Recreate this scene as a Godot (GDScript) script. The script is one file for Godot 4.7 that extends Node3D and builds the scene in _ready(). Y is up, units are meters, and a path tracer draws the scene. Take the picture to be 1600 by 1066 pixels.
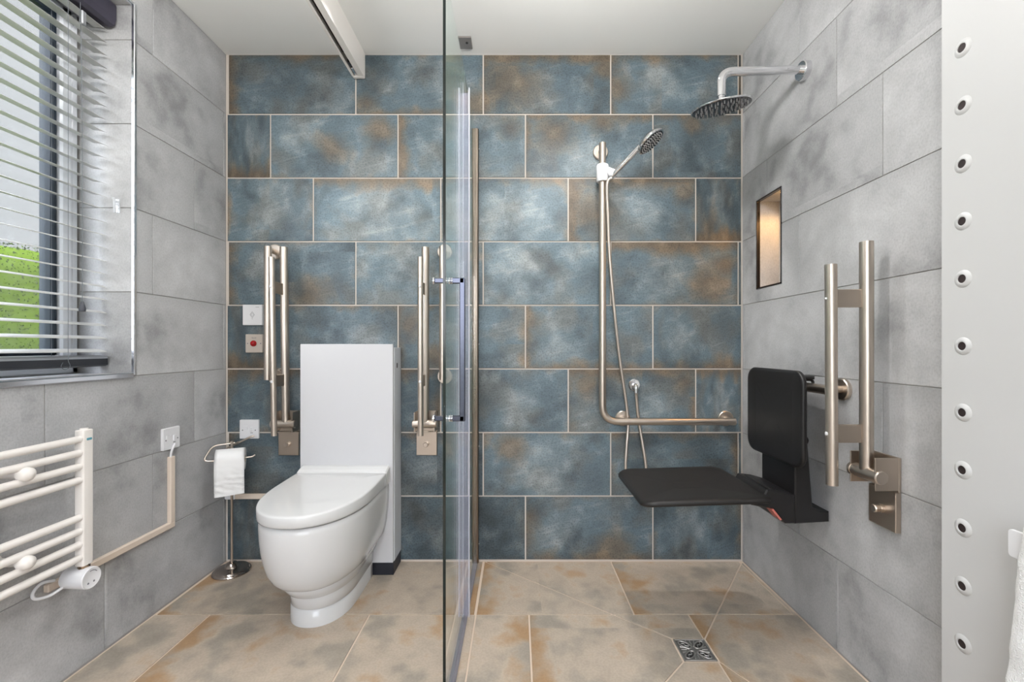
extends Node3D
# An accessible wet room. Metres, y up. The tiled back wall lies in z = 0, the camera looks along -z from z = 2.11.

const LX := -1.382       # face of the left wall
const RX := 1.07         # face of the right wall
const CY := 2.408        # underside of the ceiling
const FZ := 3.2          # face of the wall behind the camera
const EYE := Vector3(0.0, 1.0185, 2.11)
var M := {}
var used := {}


func _ready() -> void:
	# ---- camera, sky, exposure -------------------------------------------------
	var cam := Camera3D.new()
	cam.name = "camera"
	cam.projection = Camera3D.PROJECTION_FRUSTUM
	cam.near = 0.05
	cam.far = 60.0
	cam.size = 0.05 * 1066.0 / 694.0
	cam.frustum_offset = Vector2(-0.05 * 8.0 / 694.0, 0.05 * 9.0 / 694.0)
	cam.position = EYE
	cam.current = true
	add_child(cam)
	var env := Environment.new()
	env.background_mode = Environment.BG_SKY
	var sky_mat := ProceduralSkyMaterial.new()
	sky_mat.sky_top_color = Color(0.80, 0.83, 0.88)
	sky_mat.sky_horizon_color = Color(0.53, 0.535, 0.54)
	sky_mat.sky_curve = 0.6   # overcast: the horizon about a third as bright as the zenith
	sky_mat.sky_energy_multiplier = 1.0
	sky_mat.ground_horizon_color = Color(0.26, 0.27, 0.25)
	sky_mat.ground_bottom_color = Color(0.22, 0.23, 0.21)
	sky_mat.ground_energy_multiplier = 1.0
	var sky := Sky.new()
	sky.sky_material = sky_mat
	env.sky = sky
	env.background_energy_multiplier = 40.0   # overcast daylight beside indoor lamps
	env.tonemap_mode = Environment.TONE_MAPPER_LINEAR
	env.tonemap_exposure = 0.66
	env.sdfgi_enabled = true
	env.ssao_enabled = true
	env.ssil_enabled = true
	var we := WorldEnvironment.new()
	we.name = "world_environment"
	we.environment = env
	add_child(we)
	make_materials()
	# ---- lamps -----------------------------------------------------------------
	downlight(Vector3(-0.62, CY, 0.42), 0.7, "recessed round ceiling downlight above the front of the toilet")
	downlight(Vector3(0.35, CY, 0.42), 1.6, "recessed round ceiling downlight above the shower floor")
	downlight(Vector3(-0.62, CY, 1.65), 0.6, "recessed round ceiling downlight beside the window, nearer the entrance")
	downlight(Vector3(0.45, CY, 1.65), 0.5, "recessed round ceiling downlight beside the white perforated panel")
	added_globe(Vector3(0.2, CY, 0.98), 0.95, "added unseen opal fill lamp on the shower side of the hoist track")
	added_globe(Vector3(-0.98, CY, 1.12), 0.55, "added unseen opal fill lamp on the window side of the hoist track")
	added_globe(Vector3(-0.1, CY, 2.5), 0.8, "added unseen opal fill lamp near the entrance")
	# ---- shell -----------------------------------------------------------------
	build_floor()
	build_back_wall()
	build_left_wall()
	build_right_wall()
	build_rest_of_shell()
	build_window()
	build_outside()
	# ---- things ----------------------------------------------------------------
	build_cistern_unit()
	build_toilet()
	build_seat()
	build_glass()
	build_panel_radiator()
	build_towel_radiator()
	build_blind()
	build_hoist_track()
	build_folding_rails()
	build_grab_rails()
	build_shower()
	build_paper_stand()
	build_plates()
	build_drain()


# ================================ materials =======================================
func mat(called: String, c: Color, rough := 0.5, metal := 0.0) -> StandardMaterial3D:
	var m := StandardMaterial3D.new()
	m.resource_name = called
	m.albedo_color = c
	m.roughness = rough
	m.metallic = metal
	M[called] = m
	return m


func make_materials() -> void:
	mat("ceiling_paint", Color(0.93, 0.93, 0.92), 0.8)
	mat("grout_light", Color(0.80, 0.765, 0.73), 0.9)
	mat("grout_floor", Color(0.82, 0.75, 0.68), 0.9)
	mat("grout_grey", Color(0.64, 0.63, 0.62), 0.9)
	mat("steel", Color(0.80, 0.755, 0.71), 0.31, 1.0)
	mat("steel_plate", Color(0.74, 0.69, 0.64), 0.36, 1.0)
	mat("chrome", Color(0.90, 0.90, 0.91), 0.06, 1.0)
	mat("dark_chrome", Color(0.36, 0.35, 0.37), 0.12, 1.0)
	mat("bright_trim", Color(0.86, 0.87, 0.89), 0.18, 1.0)
	mat("nickel", Color(0.66, 0.58, 0.50), 0.22, 1.0)
	mat("channel_chrome", Color(0.52, 0.48, 0.44), 0.2, 1.0)  # chrome, with the brown it reflects put into the base colour
	mat("ceramic", Color(0.82, 0.82, 0.82), 0.10)
	mat("white_plastic", Color(0.88, 0.88, 0.89), 0.35)
	mat("glass_white", Color(0.79, 0.79, 0.80), 0.22)
	mat("alu_side", Color(0.80, 0.81, 0.83), 0.35)
	mat("cream_plastic", Color(0.86, 0.80, 0.74), 0.5)
	mat("ivory_plastic", Color(0.74, 0.70, 0.66), 0.45)
	mat("white_enamel", Color(0.90, 0.88, 0.86), 0.3)
	mat("white_panel", Color(0.78, 0.78, 0.78), 0.42)
	mat("black_plastic", Color(0.085, 0.078, 0.082), 0.42)
	mat("seat_plastic", Color(0.088, 0.078, 0.075), 0.5)
	mat("plinth", Color(0.10, 0.11, 0.15), 0.5)
	mat("slot_dark", Color(0.16, 0.15, 0.15), 0.6)
	mat("hole_dark", Color(0.16, 0.12, 0.12), 0.6)
	mat("red_lens", Color(0.62, 0.03, 0.06), 0.12)
	mat("red_label", Color(0.75, 0.42, 0.38), 0.5)
	mat("print_grey", Color(0.45, 0.45, 0.47), 0.6)
	mat("teal_badge", Color(0.35, 0.60, 0.66), 0.4)
	mat("headrail", Color(0.24, 0.23, 0.28), 0.4, 0.3)
	mat("slat", Color(0.75, 0.75, 0.74), 0.33, 0.15)
	mat("rail_dark", Color(0.17, 0.18, 0.20), 0.3, 0.2)
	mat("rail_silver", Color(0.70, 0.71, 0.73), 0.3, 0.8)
	mat("cord", Color(0.42, 0.44, 0.46), 0.8)
	mat("tassel", Color(0.25, 0.26, 0.29), 0.4)
	mat("pvc_white", Color(0.90, 0.91, 0.93), 0.28)
	mat("gasket", Color(0.12, 0.17, 0.22), 0.4)
	mat("paper", Color(0.90, 0.90, 0.90), 0.95)
	mat("glass_edge", Color(0.015, 0.075, 0.065), 0.12)
	mat("handle_metal", Color(0.34, 0.35, 0.40), 0.22, 1.0)
	mat("grey_plate", Color(0.60, 0.58, 0.57), 0.4, 0.5)
	mat("hose", Color(0.80, 0.76, 0.72), 0.3, 0.85)
	mat("nozzle", Color(0.70, 0.70, 0.71), 0.4)
	mat("stand_chrome", Color(0.70, 0.66, 0.63), 0.10, 1.0)
	mat("drain_metal", Color(0.62, 0.61, 0.60), 0.6, 1.0)
	mat("drain_bright", Color(0.78, 0.77, 0.76), 0.42, 1.0)
	mat("sky_screen", Color(0.335, 0.332, 0.325), 0.9)  # grey of the wall added to dim the window view
	mat("grass", Color(0.28, 0.285, 0.23), 0.9).metallic_specular = 0.0
	mat("hedge", Color(0.215, 0.275, 0.012), 0.9).metallic_specular = 0.0
	M.hedge.backlight_enabled = true
	M.hedge.backlight = Color(0.08, 0.11, 0.01)
	var g := mat("clear_glass", Color(0.35, 0.72, 0.62, 0.055), 0.02)
	g.transparency = BaseMaterial3D.TRANSPARENCY_ALPHA
	var wp := mat("added_pane", Color(0.9, 0.95, 0.95, 0.05), 0.02)  # glazing of the added window behind the camera
	wp.transparency = BaseMaterial3D.TRANSPARENCY_ALPHA
	var s := mat("seal", Color(0.80, 0.80, 0.90, 0.16), 0.4)
	s.metallic_specular = 0.15
	s.transparency = BaseMaterial3D.TRANSPARENCY_ALPHA
	var sr := mat("seal_ridge", Color(0.92, 0.92, 0.96, 0.45), 0.4)
	sr.metallic_specular = 0.2
	sr.transparency = BaseMaterial3D.TRANSPARENCY_ALPHA
	var th := mat("seal_floor", Color(0.60, 0.59, 0.63, 0.5), 0.2)
	th.transparency = BaseMaterial3D.TRANSPARENCY_ALPHA
	var cl := mat("clear_plastic", Color(0.9, 0.92, 0.94, 0.3), 0.05)
	cl.transparency = BaseMaterial3D.TRANSPARENCY_ALPHA
	var fr := mat("obscure_glass", Color(0.90, 0.92, 0.92, 0.02), 0.14)
	fr.transparency = BaseMaterial3D.TRANSPARENCY_ALPHA
	var wl := mat("lamp_opal", Color(1, 1, 1), 0.5)
	wl.emission_enabled = true
	wl.emission = Color(0.99, 0.985, 0.98)
	wl.emission_energy_multiplier = 2.0
	var nl := mat("lamp_warm", Color(1, 1, 1), 0.5)
	nl.emission_enabled = true
	nl.emission = Color(1.0, 0.80, 0.50)
	nl.emission_energy_multiplier = 5.0
	var t := mat("terry", Color(0.93, 0.93, 0.93), 1.0)
	t.rim_enabled = true
	t.rim = 0.6
	var tn := NoiseTexture2D.new()
	tn.width = 256
	tn.height = 256
	tn.seamless = true
	var fn := FastNoiseLite.new()
	fn.seed = 5
	fn.noise_type = FastNoiseLite.TYPE_CELLULAR
	fn.frequency = 0.12
	tn.noise = fn
	t.heightmap_enabled = true
	t.heightmap_texture = tn
	t.heightmap_scale = 0.3
	t.uv1_triplanar = true
	t.uv1_scale = Vector3(12, 12, 12)
	tile_textures()


# ---- tile prints: every tile of the back wall has a cell of its own in one picture --
const BLUE_W := 320
const BLUE_H := 160
# left, top, right, bottom rust 0-9, tone -4..4 (lower left tiles darkened to paint in their shade), then blobs: u, v (0-100, v down), radius, kind (0 rust, 1 pale, 2 dark)
const BLUE := [
	[[3, 3, 3, 3, -3], [7, 4, 0, 0, -1, 75, 85, 22, 1, 45, 45, 20, 2], [3, 1, 2, 4, 0, 70, 40, 22, 1, 95, 85, 16, 0, 8, 80, 14, 0], [5, 6, 3, 1, -1, 15, 50, 28, 0, 96, 25, 12, 0], [5, 4, 0, 1, 0, 4, 60, 14, 0, 40, 45, 18, 1], [8, 6, 6, 6, -3]],
	[[1, 2, 1, 8, -1, 55, 40, 22, 1, 80, 12, 14, 2], [0, 1, 0, 1, 1, 48, 55, 16, 0, 86, 28, 14, 0, 20, 30, 16, 1, 95, 75, 12, 1], [7, 2, 0, 0, 1, 45, 22, 20, 1, 88, 20, 12, 0], [5, 5, 2, 0, 0, 22, 25, 20, 0, 60, 12, 12, 0, 45, 70, 20, 1], [0, 4, 0, 1, -1, 50, 25, 22, 2, 45, 15, 12, 0]],
	[[2, 1, 0, 0, 1, 55, 40, 34, 1, 70, 80, 16, 2], [2, 7, 1, 0, 3, 55, 60, 34, 1], [1, 5, 3, 0, 2, 50, 60, 34, 1], [9, 6, 3, 0, 0, 92, 25, 14, 0, 15, 60, 22, 0, 60, 60, 18, 1], [3, 1, 2, 8, -2, 50, 35, 20, 1, 30, 85, 22, 0]],
	[[4, 2, 2, 2, -3], [6, 1, 0, 1, 0, 62, 85, 18, 0, 30, 45, 18, 1, 85, 70, 12, 2], [0, 1, 1, 1, 2, 40, 40, 26, 1, 88, 80, 12, 0], [0, 1, 2, 0, 2, 30, 50, 34, 1, 85, 60, 16, 2, 70, 15, 12, 1], [1, 7, 3, 1, 0, 78, 72, 18, 0, 90, 35, 12, 0, 40, 55, 20, 1], [2, 2, 2, 2, -3]],
	[[1, 1, 0, 8, -2, 60, 60, 16, 1, 30, 40, 16, 2], [3, 3, 0, 1, 0, 70, 60, 24, 1, 92, 20, 14, 2, 50, 60, 14, 1], [6, 3, 3, 1, 1, 25, 55, 20, 1, 8, 30, 16, 0, 30, 85, 12, 0], [6, 1, 1, 5, 1, 25, 75, 24, 1, 55, 70, 12, 2, 3, 25, 10, 0], [1, 0, 2, 6, 0, 30, 60, 16, 1, 80, 30, 20, 2]],
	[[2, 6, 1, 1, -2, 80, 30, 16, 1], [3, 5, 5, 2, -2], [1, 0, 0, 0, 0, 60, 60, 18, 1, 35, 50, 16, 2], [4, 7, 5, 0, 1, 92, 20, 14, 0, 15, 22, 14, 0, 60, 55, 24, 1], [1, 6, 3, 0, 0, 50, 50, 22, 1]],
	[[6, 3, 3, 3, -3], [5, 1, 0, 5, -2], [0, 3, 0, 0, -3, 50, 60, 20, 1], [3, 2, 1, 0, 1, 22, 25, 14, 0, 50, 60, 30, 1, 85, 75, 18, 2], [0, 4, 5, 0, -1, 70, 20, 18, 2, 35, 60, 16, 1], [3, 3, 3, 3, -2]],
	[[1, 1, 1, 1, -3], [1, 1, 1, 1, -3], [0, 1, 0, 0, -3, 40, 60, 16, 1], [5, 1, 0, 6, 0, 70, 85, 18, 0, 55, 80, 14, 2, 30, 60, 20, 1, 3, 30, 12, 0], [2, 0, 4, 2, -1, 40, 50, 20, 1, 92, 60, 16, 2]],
]


func noise_bytes(kind: int, freq: float, octaves: int, sd: int) -> PackedByteArray:
	var n := FastNoiseLite.new()
	n.seed = sd
	n.noise_type = kind
	n.frequency = freq
	n.fractal_octaves = octaves
	var im := n.get_image(1024, 1024)
	im.convert(Image.FORMAT_L8)
	return im.get_data()


func tile_textures() -> void:
	var low := noise_bytes(FastNoiseLite.TYPE_SIMPLEX_SMOOTH, 0.006, 4, 11)
	var mid := noise_bytes(FastNoiseLite.TYPE_SIMPLEX_SMOOTH, 0.015, 5, 23)
	var fine := noise_bytes(FastNoiseLite.TYPE_SIMPLEX, 0.16, 3, 37)
	blue_picture(low, mid, fine)
	plain_picture("grey_tile", 2, 5, 384, 192, low, mid, fine)
	plain_picture("floor_tile", 4, 3, 320, 320, low, mid, fine)


func picture_material(called: String, im: Image, rough: float) -> void:
	var m := mat(called, Color.WHITE, rough)
	m.albedo_texture = ImageTexture.create_from_image(im)
	m.metallic_specular = 0.4


func at1024(a: PackedByteArray, x: int, y: int) -> float:
	return a[(y & 1023) * 1024 + (x & 1023)] / 255.0


func blue_picture(low: PackedByteArray, mid: PackedByteArray, fine: PackedByteArray) -> void:
	var w := BLUE_W * 6
	var data := PackedByteArray()
	data.resize(w * BLUE_H * 8 * 3)
	for r in 8:
		var row: Array = BLUE[r]
		for k in row.size():
			var s: Array = row[k]
			var ox := (r * 197 + k * 331) & 1023
			var oy := (r * 283 + k * 149) & 1023
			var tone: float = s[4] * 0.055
			var blobs := (s.size() - 5) / 4
			for y in BLUE_H:
				var v := float(y) / BLUE_H
				var at := ((r * BLUE_H + y) * w + k * BLUE_W) * 3
				for x in BLUE_W:
					var u := float(x) / BLUE_W
					var a := low[((y + oy) & 1023) * 1024 + ((x + ox) & 1023)] / 255.0
					var b := mid[((y + ox) & 1023) * 1024 + ((x + oy) & 1023)] / 255.0
					var c := fine[((y + oy) & 1023) * 1024 + ((x + ox) & 1023)] / 255.0
					# rust creeping in from the edges
					var wob := (a - 0.5) * 0.26 + (b - 0.5) * 0.24
					var e := maxf(maxf(s[0] * 0.032 - u * 2.0, s[2] * 0.032 - (1.0 - u) * 2.0), maxf(s[1] * 0.034 - v, s[3] * 0.034 - (1.0 - v)))
					var rust := clampf((e * 1.2 + wob - 0.01) * 4.5, 0.0, 1.0)
					var haze := clampf((low[((x + oy + 300) & 1023) * 1024 + ((y + ox + 500) & 1023)] / 255.0 - 0.46) * 2.4, 0.0, 0.65)
					var streak := clampf((mid[((y * 4 + x + oy) & 1023) * 1024 + (((x >> 1) + ox + 200) & 1023)] / 255.0 - 0.62) * 2.4, 0.0, 0.5)
					var pale := clampf((b - 0.58) * 1.5, 0.0, 0.35)
					var dark := clampf((0.38 - a) * 1.5, 0.0, 0.35)
					for q in blobs:
						var i := 5 + q * 4
						var dx: float = (u - s[i] * 0.01) * 2.0
						var dy: float = v - s[i + 1] * 0.01
						var f := clampf((1.0 - sqrt(dx * dx + dy * dy) / (s[i + 2] * 0.022)) * 1.3 + wob * 3.4, 0.0, 1.0)
						if s[i + 3] == 0:
							rust = maxf(rust, f * 0.8)
						elif s[i + 3] == 1:
							pale = maxf(pale, f * (0.25 + 0.5 * b))
						else:
							dark = maxf(dark, f * 0.5)
					var h := fine[((y * 2 + ox) & 1023) * 1024 + (((x >> 2) + oy) & 1023)] / 255.0
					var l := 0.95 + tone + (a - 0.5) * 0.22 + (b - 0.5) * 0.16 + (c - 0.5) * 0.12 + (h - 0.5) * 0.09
					if c < 0.33:
						l -= (0.33 - c) * 0.9 * (0.3 + b)
					pale = minf(pale + streak * a, 0.8)
					var cr := lerpf(lerpf(lerpf(0.388, 0.436, haze), 0.560, pale), 0.285, dark)
					var cg := lerpf(lerpf(lerpf(0.450, 0.438, haze), 0.582, pale), 0.320, dark)
					var cb := lerpf(lerpf(lerpf(0.483, 0.424, haze), 0.586, pale), 0.340, dark)
					rust *= 0.9
					var rb := lerpf(0.86, 1.12, b)
					data[at] = int(clampf(lerpf(cr, 0.432 * rb, rust) * l, 0, 1) * 255)
					data[at + 1] = int(clampf(lerpf(cg, 0.378 * rb, rust) * l, 0, 1) * 255)
					data[at + 2] = int(clampf(lerpf(cb, 0.318 * rb, rust) * l, 0, 1) * 255)
					at += 3
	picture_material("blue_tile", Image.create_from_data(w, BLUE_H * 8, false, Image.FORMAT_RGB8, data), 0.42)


func plain_picture(called: String, cols: int, rows: int, cw: int, ch: int, low: PackedByteArray, mid: PackedByteArray, fine: PackedByteArray) -> void:
	var grey := called == "grey_tile"
	var w := cols * cw
	var data := PackedByteArray()
	data.resize(w * rows * ch * 3)
	for cell in cols * rows:
		var ox := (cell * 389 + 71) & 1023
		var oy := (cell * 241 + 17) & 1023
		var cx := (cell % cols) * cw
		var cy := (cell / cols) * ch
		var shift := (fmod(cell * 0.618, 1.0) - 0.5)
		for y in ch:
			var v := float(y) / ch
			var at := ((cy + y) * w + cx) * 3
			for x in cw:
				var u := float(x) / cw
				var a := low[((y + oy) & 1023) * 1024 + ((x + ox) & 1023)] / 255.0
				var b := mid[((y + ox) & 1023) * 1024 + ((x + oy) & 1023)] / 255.0
				var c := fine[((y + oy) & 1023) * 1024 + ((x + ox) & 1023)] / 255.0
				var edge := minf(minf(u, 1.0 - u), minf(v, 1.0 - v))
				if grey:
					var wide := low[(((y >> 1) + ox + 90) & 1023) * 1024 + (((x >> 1) + oy + 40) & 1023)] / 255.0
					var grain := fine[(((y >> 1) + ox) & 1023) * 1024 + ((x * 2 + oy) & 1023)] / 255.0
					var l := 0.69 + shift * 0.05 + (wide - 0.5) * 0.15 + (b - 0.5) * 0.075 + (c - 0.5) * 0.04 + (grain - 0.5) * 0.04
					var stain := clampf((0.40 - wide) * 3.0 + (0.42 - b) * 1.6, 0.0, 1.0)
					l -= stain * 0.055 + clampf((0.09 + (b - 0.5) * 0.3 + (wide - 0.5) * 0.4 - minf(1.0 - u, v)) * 4.0, 0.0, 1.0) * 0.055
					if c < 0.27:
						l -= (0.27 - c) * 0.35 * b
					data[at] = int(clampf(l * 1.0, 0, 1) * 255)
					data[at + 1] = int(clampf(l * 1.0, 0, 1) * 255)
					data[at + 2] = int(clampf(l * 1.005, 0, 1) * 255)
				else:
					var l := 1.0 + shift * 0.06 + (a - 0.5) * 0.14 + (b - 0.5) * 0.12 + (c - 0.5) * 0.08
					var side := (u if cell % 3 != 2 else 1.0 - u)
					var rust := clampf((0.14 + (b - 0.5) * 0.26 + (a - 0.5) * 0.30 - side) * 6.0, 0.0, 1.0)
					rust = maxf(rust, clampf((a * 0.6 + b * 0.5 - 0.66) * 3.0, 0.0, 0.7))
					var cool := clampf((0.43 - a) * 3.0 + (0.5 - b) * 0.8, 0.0, 0.6)
					data[at] = int(clampf(lerpf(lerpf(0.690, 0.590, cool), 0.600, rust) * l, 0, 1) * 255)
					data[at + 1] = int(clampf(lerpf(lerpf(0.637, 0.565, cool), 0.490, rust) * l, 0, 1) * 255)
					data[at + 2] = int(clampf(lerpf(lerpf(0.577, 0.525, cool), 0.375, rust) * l, 0, 1) * 255)
				at += 3
	picture_material(called, Image.create_from_data(w, rows * ch, false, Image.FORMAT_RGB8, data), 0.5)


# ================================ naming ==========================================
func numbered(called: String) -> String:
	var n: int = used.get(called, 0)
	used[called] = n + 1
	return called if n == 0 else "%s_%03d" % [called, n]


func thing(called: String, label: String, category: String, where := Vector3.ZERO, group := "") -> Node3D:
	var o := Node3D.new()
	o.name = numbered(called)
	add_child(o)
	o.position = where
	tag(o, label, category, group)
	return o


func tag(o: Node, label: String, category: String, group := "") -> void:
	o.set_meta("label", label)
	o.set_meta("category", category)
	if group:
		o.set_meta("group", group)


func mesh_node(called: String, mesh: Mesh, m: String, parent: Node = self) -> MeshInstance3D:
	var o := MeshInstance3D.new()
	o.mesh = mesh
	o.material_override = null
	for i in mesh.get_surface_count():
		mesh.surface_set_material(i, M[m])
	o.cast_shadow = GeometryInstance3D.SHADOW_CASTING_SETTING_ON
	if parent == self:
		o.name = numbered(called)
		add_child(o)
	else:
		var n := 0
		for c in parent.get_children():
			if c.name == called or c.name.begins_with(called + "_0"):
				n += 1
		o.name = called if n == 0 else "%s_%03d" % [called, n]
		parent.add_child(o)
	return o


func part(called: String, st: SurfaceTool, m: String, parent: Node = self) -> MeshInstance3D:
	st.generate_normals()
	return mesh_node(called, st.commit(), m, parent)


func structure(called: String, st: SurfaceTool, m: String) -> MeshInstance3D:
	var o := part(called, st, m)
	o.set_meta("kind", "structure")
	return o


# ================================ shapes ==========================================
func mb() -> SurfaceTool:
	var st := SurfaceTool.new()
	st.begin(Mesh.PRIMITIVE_TRIANGLES)
	return st


# Triangles of one closed shell, wound either way; turned outward by their volume and added with front faces clockwise.
func shell(st: SurfaceTool, t: PackedVector3Array, groups: PackedInt32Array) -> void:
	var vol := 0.0
	var o := t[0]
	for i in range(0, t.size(), 3):
		vol += (t[i] - o).dot((t[i + 1] - o).cross(t[i + 2] - o))
	for i in range(0, t.size(), 3):
		if (t[i + 1] - t[i]).cross(t[i + 2] - t[i]).length_squared() < 1e-20:
			continue
		st.set_smooth_group(groups[i / 3])
		st.add_vertex(t[i])
		st.add_vertex(t[i + 2] if vol > 0 else t[i + 1])
		st.add_vertex(t[i + 1] if vol > 0 else t[i + 2])


func loft(st: SurfaceTool, rings: Array, groups: Array = [], closed_ends := true) -> void:
	var t := PackedVector3Array()
	var g := PackedInt32Array()
	var n: int = rings[0].size()
	for k in rings.size() - 1:
		var a: PackedVector3Array = rings[k]
		var b: PackedVector3Array = rings[k + 1]
		var gr: int = groups[k] if k < groups.size() else 1
		for i in n:
			var j := (i + 1) % n
			t.append_array([a[i], a[j], b[j], a[i], b[j], b[i]])
			g.append_array([gr, gr])
	if closed_ends:
		for e in 2:
			var r: PackedVector3Array = rings[0] if e == 0 else rings[-1]
			var c := Vector3.ZERO
			for p in r:
				c += p
			c /= n
			for i in n:
				var j := (i + 1) % n
				if e == 0:
					t.append_array([c, r[j], r[i]])
				else:
					t.append_array([c, r[i], r[j]])
				g.append(-1)
	shell(st, t, g)


# A box with chamfered edges.
func box(st: SurfaceTool, c: Vector3, size: Vector3, bevel := 0.002, xf := Transform3D()) -> void:
	var h := size / 2
	bevel = minf(bevel, minf(h.x, minf(h.y, h.z)) * 0.95)
	var t := PackedVector3Array()
	var g := PackedInt32Array()
	var v := func(sx: int, sy: int, sz: int, axis: int) -> Vector3:
		var p := Vector3(sx * h.x, sy * h.y, sz * h.z)
		for k in 3:
			if k != axis:
				p[k] -= signf(p[k]) * bevel
		return xf * (c + p)
	for axis in 3:
		var b := (axis + 1) % 3
		var d := (axis + 2) % 3
		for s in [-1, 1]:
			var q := []
			for w in [[-1, -1], [1, -1], [1, 1], [-1, 1]]:
				var sg := [0, 0, 0]
				sg[axis] = s
				sg[b] = w[0] * s
				sg[d] = w[1]
				q.append(v.call(sg[0], sg[1], sg[2], axis))
			t.append_array([q[0], q[1], q[2], q[0], q[2], q[3]])
			g.append_array([-1, -1])
		for s1 in [-1, 1]:
			for s2 in [-1, 1]:
				var e0 := [0, 0, 0]
				var e1 := [0, 0, 0]
				e0[axis] = -1
				e1[axis] = 1
				for e in [e0, e1]:
					e[b] = s1
					e[d] = s2
				var p: Vector3 = v.call(e0[0], e0[1], e0[2], b)
				var q2: Vector3 = v.call(e1[0], e1[1], e1[2], b)
				var r: Vector3 = v.call(e1[0], e1[1], e1[2], d)
				var u: Vector3 = v.call(e0[0], e0[1], e0[2], d)
				if s1 * s2 > 0:
					t.append_array([p, u, r, p, r, q2])
				else:
					t.append_array([p, r, u, p, q2, r])
				g.append_array([-1, -1])
	for sx in [-1, 1]:
		for sy in [-1, 1]:
			for sz in [-1, 1]:
				var p: Vector3 = v.call(sx, sy, sz, 0)
				var q: Vector3 = v.call(sx, sy, sz, 1)
				var r: Vector3 = v.call(sx, sy, sz, 2)
				if sx * sy * sz > 0:
					t.append_array([p, q, r])
				else:
					t.append_array([p, r, q])
				g.append(-1)
	shell(st, t, g)


# Surface of revolution about an axis through `at`: profile of (radius, height along the axis).
func lathe(st: SurfaceTool, at: Vector3, axis: Vector3, profile: Array, seg := 24, squash := 1.0) -> void:
	axis = axis.normalized()
	var side := axis.cross(Vector3.UP if absf(axis.y) < 0.9 else Vector3.RIGHT).normalized()
	var other := side.cross(axis)
	var rings := []
	var groups := []
	var last := Vector2.ZERO
	var gr := 1
	for k in profile.size():
		var p: Vector2 = profile[k]
		var ring := PackedVector3Array()
		for i in seg:
			var a := TAU * i / seg
			ring.append(at + axis * p.y + (side * cos(a) + other * sin(a) * squash) * maxf(p.x, 0.00005))
		rings.append(ring)
		if k > 0:
			var d := (p - Vector2(profile[k - 1])).normalized()
			if k > 1 and d.dot(last) < 0.8:
				gr += 1
			groups.append(gr)
			last = d
	loft(st, rings, groups)


func tube(st: SurfaceTool, pts: Array, r: float, seg := 14, closed := false) -> void:
	var rings := []
	var n := pts.size()
	var up := Vector3.ZERO
	for i in n:
		var p: Vector3 = pts[i]
		var d: Vector3
		if closed:
			d = (pts[(i + 1) % n] - pts[(i + n - 1) % n])
		else:
			d = (pts[mini(i + 1, n - 1)] - pts[maxi(i - 1, 0)])
		d = d.normalized()
		if up == Vector3.ZERO:
			up = d.cross(Vector3.UP if absf(d.y) < 0.9 else Vector3.RIGHT).normalized()
		up = (up - d * up.dot(d)).normalized()
		var s := d.cross(up)
		var ring := PackedVector3Array()
		for k in seg:
			var a := TAU * k / seg
			ring.append(p + (up * cos(a) + s * sin(a)) * r)
		rings.append(ring)
	if closed:
		rings.append(rings[0])
	loft(st, rings, [], not closed)


# The path through pts with each corner rounded to radius r.
func rounded(pts: Array, r: float, steps := 8) -> Array:
	var out := [pts[0]]
	for i in range(1, pts.size() - 1):
		var p: Vector3 = pts[i]
		var a: Vector3 = (pts[i - 1] - p)
		var b: Vector3 = (pts[i + 1] - p)
		var rr := minf(r, minf(a.length(), b.length()) * 0.49)
		var pa := p + a.normalized() * rr
		var pb := p + b.normalized() * rr
		for k in steps + 1:
			var t := float(k) / steps
			out.append(pa.lerp(p, t).lerp(p.lerp(pb, t), t))
	out.append(pts[-1])
	return out


func spline(pts: Array, steps := 10) -> Array:
	var c := Curve3D.new()
	for i in pts.size():
		var d: Vector3 = (pts[mini(i + 1, pts.size() - 1)] - pts[maxi(i - 1, 0)]) / 6.0
		c.add_point(pts[i], -d, d)
	var out := []
	for i in pts.size() - 1:
		for k in steps:
			out.append(c.sample(i, float(k) / steps))
	out.append(pts[-1])
	return out


func area(p: PackedVector2Array) -> float:
	var s := 0.0
	for i in p.size():
		s += p[i].cross(p[(i + 1) % p.size()])
	return s / 2


func inset(p: PackedVector2Array, d: float) -> PackedVector2Array:
	var out := PackedVector2Array()
	var n := p.size()
	for i in n:
		var a := (p[i] - p[(i + n - 1) % n]).normalized()
		var b := (p[(i + 1) % n] - p[i]).normalized()
		var na := Vector2(-a.y, a.x)
		var nb := Vector2(-b.y, b.x)
		var m := (na + nb)
		if m.length() < 0.1:
			out.append(p[i] + na * d)
		else:
			m = m.normalized()
			out.append(p[i] + m * (d / maxf(m.dot(na), 0.3)))
	return out


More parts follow.
